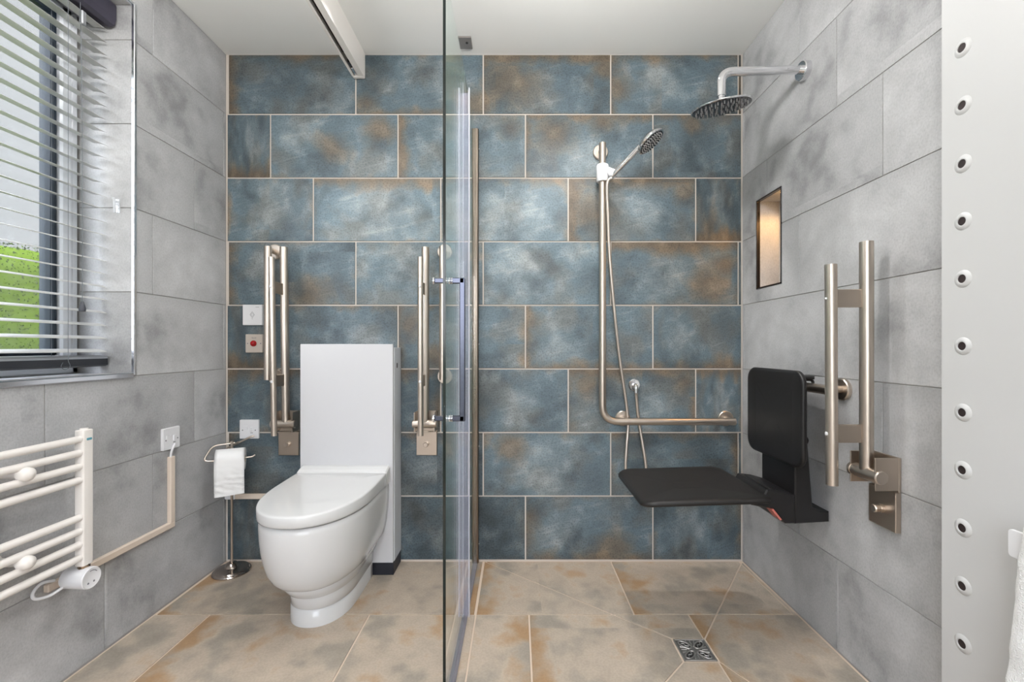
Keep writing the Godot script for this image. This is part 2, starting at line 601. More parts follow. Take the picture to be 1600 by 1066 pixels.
# An outline in the plane of xf (x, y) extruded from z0 to z1, its front edge chamfered by c.
func prism(st: SurfaceTool, outline: PackedVector2Array, z0: float, z1: float, xf := Transform3D(), c := 0.0, smooth := false, back_c := 0.0) -> void:
	if area(outline) < 0:
		outline.reverse()
	var n := outline.size()
	var layers := []
	if back_c > 0:
		layers.append([inset(outline, back_c), z0])
		layers.append([outline, z0 + back_c])
	else:
		layers.append([outline, z0])
	if c > 0:
		layers.append([outline, z1 - c])
		layers.append([inset(outline, c), z1])
	else:
		layers.append([outline, z1])
	var t := PackedVector3Array()
	var g := PackedInt32Array()
	for k in layers.size() - 1:
		for i in n:
			var j := (i + 1) % n
			var a: Vector2 = layers[k][0][i]
			var b: Vector2 = layers[k][0][j]
			var d: Vector2 = layers[k + 1][0][i]
			var e: Vector2 = layers[k + 1][0][j]
			var za: float = layers[k][1]
			var zb: float = layers[k + 1][1]
			t.append_array([xf * Vector3(a.x, a.y, za), xf * Vector3(b.x, b.y, za), xf * Vector3(e.x, e.y, zb), xf * Vector3(a.x, a.y, za), xf * Vector3(e.x, e.y, zb), xf * Vector3(d.x, d.y, zb)])
			g.append_array([(k + 2) if smooth else -1, (k + 2) if smooth else -1])
	for e in 2:
		var poly: PackedVector2Array = layers[0][0] if e == 0 else layers[-1][0]
		var z: float = layers[0][1] if e == 0 else layers[-1][1]
		var idx := Geometry2D.triangulate_polygon(poly)
		for i in range(0, idx.size(), 3):
			var q := [poly[idx[i]], poly[idx[i + 1]], poly[idx[i + 2]]]
			if ((q[1] - q[0]).cross(q[2] - q[0]) > 0) == (e == 0):
				q.reverse()
			for w in q:
				t.append(xf * Vector3(w.x, w.y, z))
			g.append(-1)
	shell(st, t, g)


func rect(x0: float, y0: float, x1: float, y1: float) -> PackedVector2Array:
	return PackedVector2Array([Vector2(x0, y0), Vector2(x1, y0), Vector2(x1, y1), Vector2(x0, y1)])


func round_rect(x0: float, y0: float, x1: float, y1: float, r: float, steps := 6) -> PackedVector2Array:
	var out := PackedVector2Array()
	for q in [[x1 - r, y1 - r, 0.0], [x0 + r, y1 - r, 0.25], [x0 + r, y0 + r, 0.5], [x1 - r, y0 + r, 0.75]]:
		for k in steps + 1:
			var a: float = TAU * (q[2] + 0.25 * k / steps)
			out.append(Vector2(q[0] + cos(a) * r, q[1] + sin(a) * r))
	return out


# One tile: an outline on a wall, its face at height 0 of the frame, with the print of its atlas cell.
func tile(parent: Node, called: String, outline: PackedVector2Array, frame: Transform3D, corner: Vector2, tile_size: Vector2, cell: Rect2, m: String, joint: float, proud := 0.0, deep := 0.004) -> void:
	if area(outline) < 0:
		outline.reverse()
	var shrunk := Geometry2D.offset_polygon(outline, -joint / 2, Geometry2D.JOIN_MITER)
	if shrunk.is_empty():
		return
	var p := PackedVector2Array()
	for q in shrunk[0]:
		if p.is_empty() or (q.distance_to(p[-1]) > 0.0025 and q.distance_to(p[0]) > 0.0025):
			p.append(q)
	if area(p) < 0:
		p.reverse()
	if p.size() < 3 or area(p) < 0.00004:
		return
	var c := Vector2.ZERO
	for q in p:
		c += q
	c /= p.size()
	var ch := 0.0009
	var st := mb()
	st.set_smooth_group(-1)
	var uv := func(q: Vector2) -> Vector2:
		var f := (q - corner) / tile_size
		return cell.position + Vector2(clampf(f.x, 0.004, 0.996), 1.0 - clampf(f.y, 0.006, 0.994)) * cell.size
	var put := func(q: Vector2, z: float) -> void:
		st.set_uv(uv.call(q))
		st.add_vertex(frame.basis * Vector3(q.x - c.x, q.y - c.y, z))
	var f := inset(p, ch)
	var idx := Geometry2D.triangulate_polygon(f)
	for i in range(0, idx.size(), 3):
		var q := [f[idx[i]], f[idx[i + 1]], f[idx[i + 2]]]
		if (q[1] - q[0]).cross(q[2] - q[0]) > 0:
			q.reverse()
		for w in q:
			put.call(w, proud)
	for i in p.size():
		var j := (i + 1) % p.size()
		put.call(f[i], proud)
		put.call(f[j], proud)
		put.call(p[j], proud - ch)
		put.call(f[i], proud)
		put.call(p[j], proud - ch)
		put.call(p[i], proud - ch)
		put.call(p[i], proud - ch)
		put.call(p[j], proud - ch)
		put.call(p[j], proud - deep)
		put.call(p[i], proud - ch)
		put.call(p[j], proud - deep)
		put.call(p[i], proud - deep)
	var o := part(called, st, m, parent)
	o.position = frame * Vector3(c.x, c.y, 0)


func cell_of(k: int, cols: int, rows: int) -> Rect2:
	k = posmod(k, cols * rows)
	return Rect2(float(k % cols) / cols, float(k / cols) / rows, 1.0 / cols, 1.0 / rows)


# ================================ the shell =======================================
const ROWS := [0.0, 0.3086, 0.611, 0.9135, 1.216, 1.5185, 1.821, 2.1235, 2.408]
const DRAIN := [0.538, 0.56, 0.655, 0.673]   # x0, z0, x1, z1
const SHOWER := [-0.157, 0.0, 1.07, 1.37]


func build_floor() -> void:
	var st := mb()
	box(st, Vector3((LX + RX) / 2, -0.063, (FZ - 0.3) / 2), Vector3(RX - LX + 0.7, 0.12, FZ + 0.5), 0.001)
	var o := structure("floor", st, "grout_floor")
	var frame := Transform3D(Basis(Vector3.RIGHT, Vector3.FORWARD, Vector3.UP), Vector3.ZERO)
	var k := 0
	# rows run across the room: a cut row by the back wall, then full tiles
	var rows := [[0.0, 0.421, -0.767], [0.421, 1.027, -0.561], [1.027, 1.633, -0.361], [1.633, 2.239, -0.161]]
	var sx0: float = SHOWER[0]
	var sz1: float = SHOWER[3]
	var d: Array = DRAIN
	# falls of the shower floor: four fields cut along the diagonals to the drain
	var fields := [
		PackedVector2Array([Vector2(sx0, 0), Vector2(RX, 0), Vector2(d[2], -d[1]), Vector2(d[0], -d[1])]),
		PackedVector2Array([Vector2(RX, 0), Vector2(RX, -sz1), Vector2(d[2], -d[3]), Vector2(d[2], -d[1])]),
		PackedVector2Array([Vector2(sx0, -sz1), Vector2(RX, -sz1), Vector2(d[2], -d[3]), Vector2(d[0], -d[3])]),
		PackedVector2Array([Vector2(sx0, 0), Vector2(sx0, -sz1), Vector2(d[0], -d[3]), Vector2(d[0], -d[1])]),
	]
	var zone := rect(sx0, -sz1, RX, 0.0)
	for r in rows:
		for n in range(-4, 6):
			var x0: float = r[2] + 0.606 * n
			var x1 := x0 + 0.606
			if x1 < LX + 0.004 or x0 > RX - 0.004:
				continue
			k += 1
			var t := rect(maxf(x0, LX + 0.004), -r[1], minf(x1, RX - 0.004), minf(-r[0], -0.004))
			var cell := cell_of(k * 5 + 2, 4, 3)
			var corner := Vector2(x0, -r[1])
			for p in Geometry2D.clip_polygons(t, zone):
				tile(o, "floor_tile", p, frame, corner, Vector2(0.606, 0.606), cell, "floor_tile", 0.006)
			for f in fields:
				for p in Geometry2D.intersect_polygons(t, f):
					tile(o, "floor_tile", p, frame, corner, Vector2(0.606, 0.606), cell, "floor_tile", 0.006)


func build_back_wall() -> void:
	var st := mb()
	box(st, Vector3((LX + RX) / 2, CY / 2, -0.0535), Vector3(RX - LX + 0.6, CY + 0.2, 0.1), 0.001)
	var o := structure("wall_back", st, "grout_light")
	var frame := Transform3D(Basis(), Vector3.ZERO)
	var firsts := [0.0395, -0.161, 0.243, 0.0395, -0.161, 0.243, 0.0395, -0.161]   # from the floor up
	for b in 8:
		var r := 7 - b
		var edges := []
		for n in range(-4, 4):
			var x: float = firsts[b] + 0.606 * n
			if x > LX - 0.6 and x < RX:
				edges.append(x)
		var k := 0
		for x in edges:
			var x1 := minf(x + 0.606, RX - 0.003)
			var x0 := maxf(x, LX + 0.003)
			if x1 - x0 < 0.004:
				continue
			var cell := Rect2(k / 6.0, r / 8.0, 1.0 / 6.0, 1.0 / 8.0)
			# a cut tile shows the whole of its cell: the prints were drawn for what is seen
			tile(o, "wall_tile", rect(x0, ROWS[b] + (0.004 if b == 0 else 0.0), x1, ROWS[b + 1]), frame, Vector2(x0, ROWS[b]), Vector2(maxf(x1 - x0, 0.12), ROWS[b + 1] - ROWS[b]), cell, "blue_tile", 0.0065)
			k += 1


func side_tiles(o: Node, frame: Transform3D, dir: float, hole: PackedVector2Array, reach: float, seed_k: int) -> void:
	# z of the first joint, per row from the floor up: the bond steps by a third of a tile
	var firsts := [0.622, 0.425, 0.81, 0.622, 0.425, 0.81, 0.622, 0.425]
	for b in 8:
		for n in range(-2, 6):
			var z0: float = firsts[b] + 0.603 * n
			var z1 := z0 + 0.603
			if z1 < 0.006 or z0 > reach:
				continue
			var a0 := maxf(z0, 0.003) * dir
			var a1 := minf(z1, reach) * dir
			var t := rect(minf(a0, a1), ROWS[b] + (0.004 if b == 0 else 0.0), maxf(a0, a1), ROWS[b + 1])
			var cell := cell_of(seed_k + b * 3 + n * 7, 2, 5)
			var corner := Vector2(z0 if dir > 0 else -z1, ROWS[b])
			for p in Geometry2D.clip_polygons(t, hole):
				tile(o, "wall_tile", p, frame, corner, Vector2(0.603, 0.3025), cell, "grey_tile", 0.003, 0.0, 0.003)


const WIN := [0.509, 0.92, 2.45, 2.25]   # z0, y0, z1, y1 of the window opening
const WIN_X := -1.575                    # where the window frame begins in the reveal


func build_left_wall() -> void:
	var st := mb()
	var back := -1.70
	var f := LX - 0.0026
	var mx := (back + f) / 2
	var sx := f - back
	box(st, Vector3(mx, (WIN[1] - 0.1) / 2, FZ / 2), Vector3(sx, WIN[1] + 0.1, FZ + 0.2), 0.0005)
	box(st, Vector3(mx, (WIN[3] + CY + 0.1) / 2, FZ / 2), Vector3(sx, CY + 0.1 - WIN[3], FZ + 0.2), 0.0005)
	box(st, Vector3(mx, (WIN[1] + WIN[3]) / 2, (WIN[0] - 0.1) / 2), Vector3(sx, WIN[3] - WIN[1], WIN[0] + 0.1), 0.0005)
	box(st, Vector3(mx, (WIN[1] + WIN[3]) / 2, (WIN[2] + FZ + 0.1) / 2), Vector3(sx, WIN[3] - WIN[1], FZ + 0.1 - WIN[2]), 0.0005)
	var o := structure("wall_left", st, "grout_grey")
	var frame := Transform3D(Basis(Vector3.FORWARD, Vector3.UP, Vector3.RIGHT), Vector3(LX, 0, 0))
	side_tiles(o, frame, -1.0, rect(-WIN[2], WIN[1], -WIN[0], WIN[3]), 2.9, 1)
	# reveal: far jamb, near jamb, sill and head, tiled in the same courses
	var far := Transform3D(Basis(), Vector3(0, 0, WIN[0] + 0.003))
	var near := Transform3D(Basis(Vector3.LEFT, Vector3.UP, Vector3.FORWARD), Vector3(0, 0, WIN[2] - 0.003))
	for b in range(3, 8):
		var y0 := maxf(ROWS[b], WIN[1])
		var y1 := minf(ROWS[b + 1], WIN[3])
		if y1 - y0 < 0.005:
			continue
		tile(o, "reveal_tile", rect(WIN_X, y0, LX, y1), far, Vector2(-1.8, ROWS[b]), Vector2(0.603, 0.3025), cell_of(b * 3 + 1, 2, 5), "grey_tile", 0.0025, 0.0, 0.003)
		tile(o, "reveal_tile", rect(-LX, y0, -WIN_X, y1), near, Vector2(1.3, ROWS[b]), Vector2(0.603, 0.3025), cell_of(b * 3 + 2, 2, 5), "grey_tile", 0.0025, 0.0, 0.003)
	var sill := Transform3D(Basis(Vector3.FORWARD, Vector3.LEFT, Vector3.UP), Vector3(0, WIN[1] + 0.003, 0))
	var head := Transform3D(Basis(Vector3.BACK, Vector3.LEFT, Vector3.DOWN), Vector3(0, WIN[3] - 0.003, 0))
	for n in 4:
		var z0: float = [WIN[0] + 0.004, 0.81, 1.413, 2.016][n]
		var z1: float = [0.81, 1.413, 2.016, WIN[2] - 0.004][n]
		tile(o, "sill_tile", rect(-z1, -LX, -z0, -WIN_X), sill, Vector2(-z1, 1.3), Vector2(0.603, 0.3025), cell_of(n + 4, 2, 5), "grey_tile", 0.0025, 0.0, 0.003)
		tile(o, "reveal_tile", rect(z0, -LX, z1, -WIN_X), head, Vector2(z0, 1.3), Vector2(0.603, 0.3025), cell_of(n + 7, 2, 5), "grey_tile", 0.0025, 0.0, 0.003)


const NICHE := [0.124, 1.275, 0.312, 1.67]   # z0, y0, z1, y1
const NICHE_X := 1.172


func build_right_wall() -> void:
	var st := mb()
	var f := RX + 0.0026
	var back := 1.36
	var mx := (back + f) / 2
	var sx := back - f
	var n: Array = NICHE
	box(st, Vector3(mx, (n[1] - 0.1) / 2, FZ / 2), Vector3(sx, n[1] + 0.1, FZ + 0.2), 0.0005)
	box(st, Vector3(mx, (n[3] + CY + 0.1) / 2, FZ / 2), Vector3(sx, CY + 0.1 - n[3], FZ + 0.2), 0.0005)
	box(st, Vector3(mx, (n[1] + n[3]) / 2, (n[0] - 0.1) / 2), Vector3(sx, n[3] - n[1], n[0] + 0.1), 0.0005)
	box(st, Vector3(mx, (n[1] + n[3]) / 2, (n[2] + FZ + 0.1) / 2), Vector3(sx, n[3] - n[1], FZ + 0.1 - n[2]), 0.0005)
	box(st, Vector3((NICHE_X + back) / 2, (n[1] + n[3]) / 2, (n[0] + n[2]) / 2), Vector3(back - NICHE_X, n[3] - n[1], n[2] - n[0]), 0.0005)
	var o := structure("wall_right", st, "grout_grey")
	var frame := Transform3D(Basis(Vector3.BACK, Vector3.UP, Vector3.LEFT), Vector3(RX, 0, 0))
	side_tiles(o, frame, 1.0, rect(n[0], n[1], n[2], n[3]), 2.3, 4)
	# the niche is lined with the same tile
	var sz := Vector2(0.603, 0.42)
	tile(o, "niche_tile", rect(n[0], n[1], n[2], n[3]), Transform3D(Basis(Vector3.BACK, Vector3.UP, Vector3.LEFT), Vector3(NICHE_X - 0.003, 0, 0)), Vector2(0, 1.27), sz, cell_of(2, 2, 5), "grey_tile", 0.002, 0, 0.003)
	tile(o, "niche_tile", rect(RX, n[1], NICHE_X, n[3]), Transform3D(Basis(), Vector3(0, 0, n[0] + 0.003)), Vector2(0.9, 1.27), sz, cell_of(5, 2, 5), "grey_tile", 0.002, 0, 0.003)
	tile(o, "niche_tile", rect(-NICHE_X, n[1], -RX, n[3]), Transform3D(Basis(Vector3.LEFT, Vector3.UP, Vector3.FORWARD), Vector3(0, 0, n[2] - 0.003)), Vector2(-1.3, 1.27), sz, cell_of(6, 2, 5), "grey_tile", 0.002, 0, 0.003)
	tile(o, "niche_tile", rect(RX, -n[2], NICHE_X, -n[0]), Transform3D(Basis(Vector3.RIGHT, Vector3.FORWARD, Vector3.UP), Vector3(0, n[1] + 0.003, 0)), Vector2(0.9, -0.5), sz, cell_of(7, 2, 5), "grey_tile", 0.002, 0, 0.003)
	tile(o, "niche_tile", rect(RX, n[0], NICHE_X, n[2]), Transform3D(Basis(Vector3.RIGHT, Vector3.BACK, Vector3.DOWN), Vector3(0, n[3] - 0.003, 0)), Vector2(0.9, 0), sz, cell_of(8, 2, 5), "grey_tile", 0.002, 0, 0.003)
	# dark metal edging round the niche
	st = mb()
	for e in [[n[0], n[2], n[1], n[1] + 0.006], [n[0], n[2], n[3] - 0.006, n[3]], [n[0], n[0] + 0.005, n[1], n[3]], [n[2] - 0.005, n[2], n[1], n[3]]]:
		box(st, Vector3(RX + 0.006, (e[2] + e[3]) / 2, (e[0] + e[1]) / 2), Vector3(0.016, e[3] - e[2], e[1] - e[0]), 0.0008)
	part("niche_edging", st, "dark_chrome", o)
	# the little warm lamp in the niche's ceiling
	var lamp := thing("niche_light", "small warm glowing spotlight in the top of the shower wall niche", "light", Vector3(1.115, n[3] - 0.006, 0.265))
	st = mb()
	lathe(st, Vector3.ZERO, Vector3.DOWN, [Vector2(0, 0), Vector2(0.019, 0), Vector2(0.019, 0.002), Vector2(0.016, 0.004), Vector2(0, 0.004)], 24)
	part("lamp_lens", st, "lamp_warm", lamp)
	var sp := SpotLight3D.new()
	sp.name = "niche_lamp"
	sp.position = Vector3(0, -0.008, 0)
	sp.rotation.x = -PI / 2
	sp.spot_angle = 80
	sp.spot_angle_attenuation = 0.6
	sp.spot_range = 3.0
	sp.spot_attenuation = 2.0
	sp.light_color = Color(1.0, 0.76, 0.46)
	sp.light_energy = 0.16
	sp.light_size = 0.015
	sp.shadow_enabled = true
	lamp.add_child(sp)


const FRONT := [-0.95, 0.45, 0.55, 1.95]   # x0, y0, x1, y1 of the added, unseen window opening in the entrance wall


func build_rest_of_shell() -> void:
	var st := mb()
	box(st, Vector3((LX + RX) / 2, CY + 0.06, FZ / 2), Vector3(RX - LX + 0.7, 0.12, FZ + 0.3), 0.001)
	structure("ceiling", st, "ceiling_paint")
	st = mb()
	var f: Array = FRONT
	var fx0 := LX - 0.3
	var fx1 := RX + 0.3
	for q in [[fx0, f[0], -0.05, CY + 0.05], [f[2], fx1, -0.05, CY + 0.05], [f[0], f[2], -0.05, f[1]], [f[0], f[2], f[3], CY + 0.05]]:
		box(st, Vector3((q[0] + q[1]) / 2, (q[2] + q[3]) / 2, FZ + 0.08), Vector3(q[1] - q[0], q[3] - q[2], 0.16), 0.0005)
	structure("wall_front", st, "ceiling_paint")
	# added unseen window behind the camera, whose daylight fills the room from the front
	var o := Node3D.new()
	o.name = "added_window_2"
	o.set_meta("kind", "structure")
	add_child(o)
	st = mb()
	for q in [[f[0], f[0] + 0.06, f[1], f[3]], [f[2] - 0.06, f[2], f[1], f[3]], [f[0] + 0.06, f[2] - 0.06, f[1], f[1] + 0.06], [f[0] + 0.06, f[2] - 0.06, f[3] - 0.06, f[3]], [-0.13, -0.07, f[1] + 0.06, f[3] - 0.06]]:
		box(st, Vector3((q[0] + q[1]) / 2, (q[2] + q[3]) / 2, FZ + 0.11), Vector3(q[1] - q[0], q[3] - q[2], 0.06), 0.004)
	part("window_frame", st, "pvc_white", o)
	for q in [[f[0] + 0.055, -0.125], [-0.075, f[2] - 0.055]]:
		st = mb()
		box(st, Vector3((q[0] + q[1]) / 2, (f[1] + f[3]) / 2, FZ + 0.11), Vector3(q[1] - q[0], f[3] - f[1] - 0.11, 0.006), 0.0005)
		part("pane", st, "added_pane", o)
	# chrome edging of the window opening
	st = mb()
	var w: Array = WIN
	box(st, Vector3(LX + 0.001, (w[1] + w[3]) / 2, w[0]), Vector3(0.012, w[3] - w[1] + 0.012, 0.011), 0.002)
	box(st, Vector3(LX + 0.001, (w[1] + w[3]) / 2, w[2]), Vector3(0.012, w[3] - w[1] + 0.012, 0.011), 0.002)
	box(st, Vector3(LX + 0.001, w[1] - 0.003, (w[0] + w[2]) / 2), Vector3(0.014, 0.018, w[2] - w[0] - 0.012), 0.003)
	box(st, Vector3(LX + 0.001, w[3], (w[0] + w[2]) / 2), Vector3(0.012, 0.011, w[2] - w[0] - 0.012), 0.002)
	structure("trim_1", st, "bright_trim")


func build_window() -> void:
	var o := Node3D.new()
	o.name = "window_1"
	o.set_meta("kind", "structure")
	add_child(o)
	var w: Array = WIN
	var z0: float = w[0] + 0.003
	var z1: float = w[2] - 0.003
	var y0: float = w[1] + 0.003
	var y1: float = w[3] - 0.003
	# frames: bars round the opening, one inside the other
	for ring in [["window_frame", 0.0, 0.027, -1.650, -1.577, "pvc_white"], ["sash", 0.026, 0.066, -1.640, -1.572, "pvc_white"], ["gasket", 0.0655, 0.087, -1.632, -1.583, "gasket"]]:
		var st := mb()
		var a: float = ring[1]
		var b: float = ring[2]
		var cx: float = (ring[3] + ring[4]) / 2
		var dx: float = ring[4] - ring[3]
		box(st, Vector3(cx, (y0 + y1) / 2, z0 + (a + b) / 2), Vector3(dx, y1 - y0 - 2 * a, b - a), 0.006)
		box(st, Vector3(cx, (y0 + y1) / 2, z1 - (a + b) / 2), Vector3(dx, y1 - y0 - 2 * a, b - a), 0.006)
		box(st, Vector3(cx, y0 + (a + b) / 2, (z0 + z1) / 2), Vector3(dx, b - a, z1 - z0 - 2 * a), 0.006)
		box(st, Vector3(cx, y1 - (a + b) / 2, (z0 + z1) / 2), Vector3(dx, b - a, z1 - z0 - 2 * a), 0.006)
		part(ring[0], st, ring[5], o)
	var st := mb()
	box(st, Vector3(-1.606, (y0 + y1) / 2, (z0 + z1) / 2), Vector3(0.006, y1 - y0 - 0.165, z1 - z0 - 0.165), 0.0005)
	part("pane", st, "obscure_glass", o)


func build_outside() -> void:
	var st := mb()
	box(st, Vector3(-8.0, -0.35, -1.0), Vector3(12.0, 0.3, 20.0), 0.01)
	var g := structure("ground", st, "grass")
	g.set_meta("label", "grey-green ground outside the window")
	st = mb()
	box(st, Vector3(-8.5, 4.3, -1.0), Vector3(0.3, 9.0, 18.0), 0.01)
	structure("added_wall_outside", st, "sky_screen")  # added wall that screens the bright sky from the window view
	# a clipped hedge: a lumpy bank, with leaves
	var n := FastNoiseLite.new()
	n.seed = 9
	n.frequency = 1.1
	var hedge := thing("hedge", "bright green hedge outside, seen between the blind slats through the window", "hedge", Vector3(-4.4, -0.2, -1.0))
	st = mb()
	var rings := []
	for i in 41:
		var z := -4.0 + i * 0.2
		var ring := PackedVector3Array()
		for k in 20:
			var a := TAU * k / 20.0
			var q := Vector2(signf(cos(a)) * pow(absf(cos(a)), 0.5) * 0.55, 1.02 + signf(sin(a)) * pow(absf(sin(a)), 0.5) * 1.02)
			var d := n.get_noise_3d(q.x, q.y, z) * 0.10
			ring.append(Vector3(q.x + d * signf(q.x) * 0.8, maxf(q.y + d * 0.8, 0.0), z))
		rings.append(ring)
	loft(st, rings)
	part("hedge_body", st, "hedge", hedge)
	var leaf := mb()
	shell(leaf, PackedVector3Array([Vector3(0, 0, 0), Vector3(0.03, 0.05, 0.01), Vector3(0, 0.1, 0), Vector3(0, 0, 0), Vector3(0, 0.1, 0), Vector3(-0.03, 0.05, 0.01), Vector3(0, 0, 0), Vector3(0, 0.1, 0), Vector3(0.03, 0.05, 0.01), Vector3(0, 0, 0), Vector3(-0.03, 0.05, 0.01), Vector3(0, 0.1, 0)]), PackedInt32Array([-1, -1, -1, -1]))
	leaf.generate_normals()
	var lm := leaf.commit()
	lm.surface_set_material(0, M.hedge)
	var mm := MultiMesh.new()
	mm.transform_format = MultiMesh.TRANSFORM_3D
	mm.mesh = lm
	mm.instance_count = 40000
	var rng := RandomNumberGenerator.new()
	rng.seed = 4
	for i in 40000:
		var z := rng.randf_range(-3.9, 3.9)
		var y := rng.randf_range(0.1, 2.0)
		var x := 0.545 + n.get_noise_3d(0.55, y, z) * 0.08
		if i % 4 == 0:
			x = rng.randf_range(-0.5, 0.5)
			y = 2.0 + n.get_noise_3d(x, 2.0, z) * 0.08
		mm.set_instance_transform(i, Transform3D(Basis.from_euler(Vector3(rng.randf_range(-1.2, 1.2), rng.randf() * TAU, rng.randf_range(-1.2, 1.2))) * rng.randf_range(0.12, 0.24), Vector3(x, y, z)))
	var mi := MultiMeshInstance3D.new()
	mi.name = "hedge_leaves"
	mi.multimesh = mm
	mi.set_meta("kind", "stuff")
	hedge.add_child(mi)


func downlight(at: Vector3, energy: float, label: String) -> void:
	var o := thing("downlight", label, "light", at, "ceiling downlights")
	var st := mb()
	lathe(st, Vector3.ZERO, Vector3.DOWN, [Vector2(0.032, 0), Vector2(0.045, 0), Vector2(0.045, 0.003), Vector2(0.040, 0.006), Vector2(0.032, 0.005), Vector2(0.032, 0)], 28)
	part("bezel", st, "white_plastic", o)
	st = mb()
	lathe(st, Vector3.ZERO, Vector3.DOWN, [Vector2(0, 0), Vector2(0.0318, 0), Vector2(0.0318, 0.003), Vector2(0, 0.003)], 24)
	part("lamp_lens", st, "lamp_opal", o)
	var s := SpotLight3D.new()
	s.name = "downlight_lamp"
	s.position = Vector3(0, -0.012, 0)
	s.rotation.x = -PI / 2
	s.spot_angle = 50
	s.spot_angle_attenuation = 0.7
	s.spot_range = 8.0
	s.spot_attenuation = 2.0
	s.light_color = Color(0.99, 0.985, 0.98)
	s.light_energy = energy
	s.light_size = 0.032
	s.shadow_enabled = true
	o.add_child(s)


func added_globe(at: Vector3, energy: float, label: String) -> void:  # unseen lamp added to brighten the ceiling and fill the room
	var o := thing("added_fill_lamp", label, "light", at, "added opal fill lamps")
	var st := mb()
	lathe(st, Vector3.ZERO, Vector3.DOWN, [Vector2(0, 0), Vector2(0.05, 0), Vector2(0.048, 0.018), Vector2(0.008, 0.024), Vector2(0.008, 0.22), Vector2(0, 0.22)], 28)
	part("fill_base", st, "white_plastic", o)
	var s := SphereMesh.new()
	s.radius = 0.075
	s.height = 0.15
	s.radial_segments = 32
	s.rings = 16
	mesh_node("lamp_globe", s, "lamp_opal", o).position = Vector3(0, -0.29, 0)
	var l := OmniLight3D.new()
	l.name = "fill_globe_light"
	l.position = Vector3(0, -0.29, 0)
	l.omni_range = 8.0
	l.omni_attenuation = 2.0
	l.light_color = Color(0.99, 0.985, 0.98)
	l.light_energy = energy
	l.light_size = 0.07
	l.shadow_enabled = true
	o.add_child(l)


# ================================ toilet ==========================================
const TX := -0.760


func build_cistern_unit() -> void:
	var o := thing("cistern_unit", "tall white glass-fronted cistern unit standing against the blue tiled wall behind the toilet", "cistern", Vector3(TX, 0, 0))
	var st := mb()
	box(st, Vector3(0.012, 0.535, 0.0575), Vector3(0.395, 0.96, 0.113), 0.002)
	part("side_casing", st, "alu_side", o)
	st = mb()
	box(st, Vector3(0, 0.543, 0.123), Vector3(0.413, 0.975, 0.016), 0.0015)
	part("front_panel", st, "glass_white", o)
	st = mb()
	box(st, Vector3(0.012, 0.0275, 0.066), Vector3(0.393, 0.055, 0.126), 0.001)
	part("plinth", st, "plinth", o)
	st = mb()
	var xf := Transform3D(Basis(Vector3.FORWARD, Vector3.UP, Vector3.RIGHT), Vector3(0.2095, 0.933, 0.075))
	prism(st, round_rect(-0.006, -0.012, 0.006, 0.012, 0.0055, 5), 0, 0.0012, xf, 0.0004)
	part("side_button", st, "slot_dark", o)


func d_shape(w: float, zb: float, zf: float, nose: float, y: float, power := 2.2, n := 40) -> PackedVector3Array:
	var out := PackedVector3Array()
	var zs := zf - nose
	out.append(Vector3(w, y, zb))
	for k in 5:
		out.append(Vector3(w, y, lerpf(zb, zs, (k + 1) / 6.0)))
	for k in n + 1:
		var a := PI * k / n
		var c := cos(a)
		out.append(Vector3(w * signf(c) * pow(absf(c), 2.0 / power), y, zs + nose * pow(sin(a), 2.0 / power)))
	for k in 5:
		out.append(Vector3(-w, y, lerpf(zs, zb, (k + 1) / 6.0)))
	out.append(Vector3(-w, y, zb))
	return out


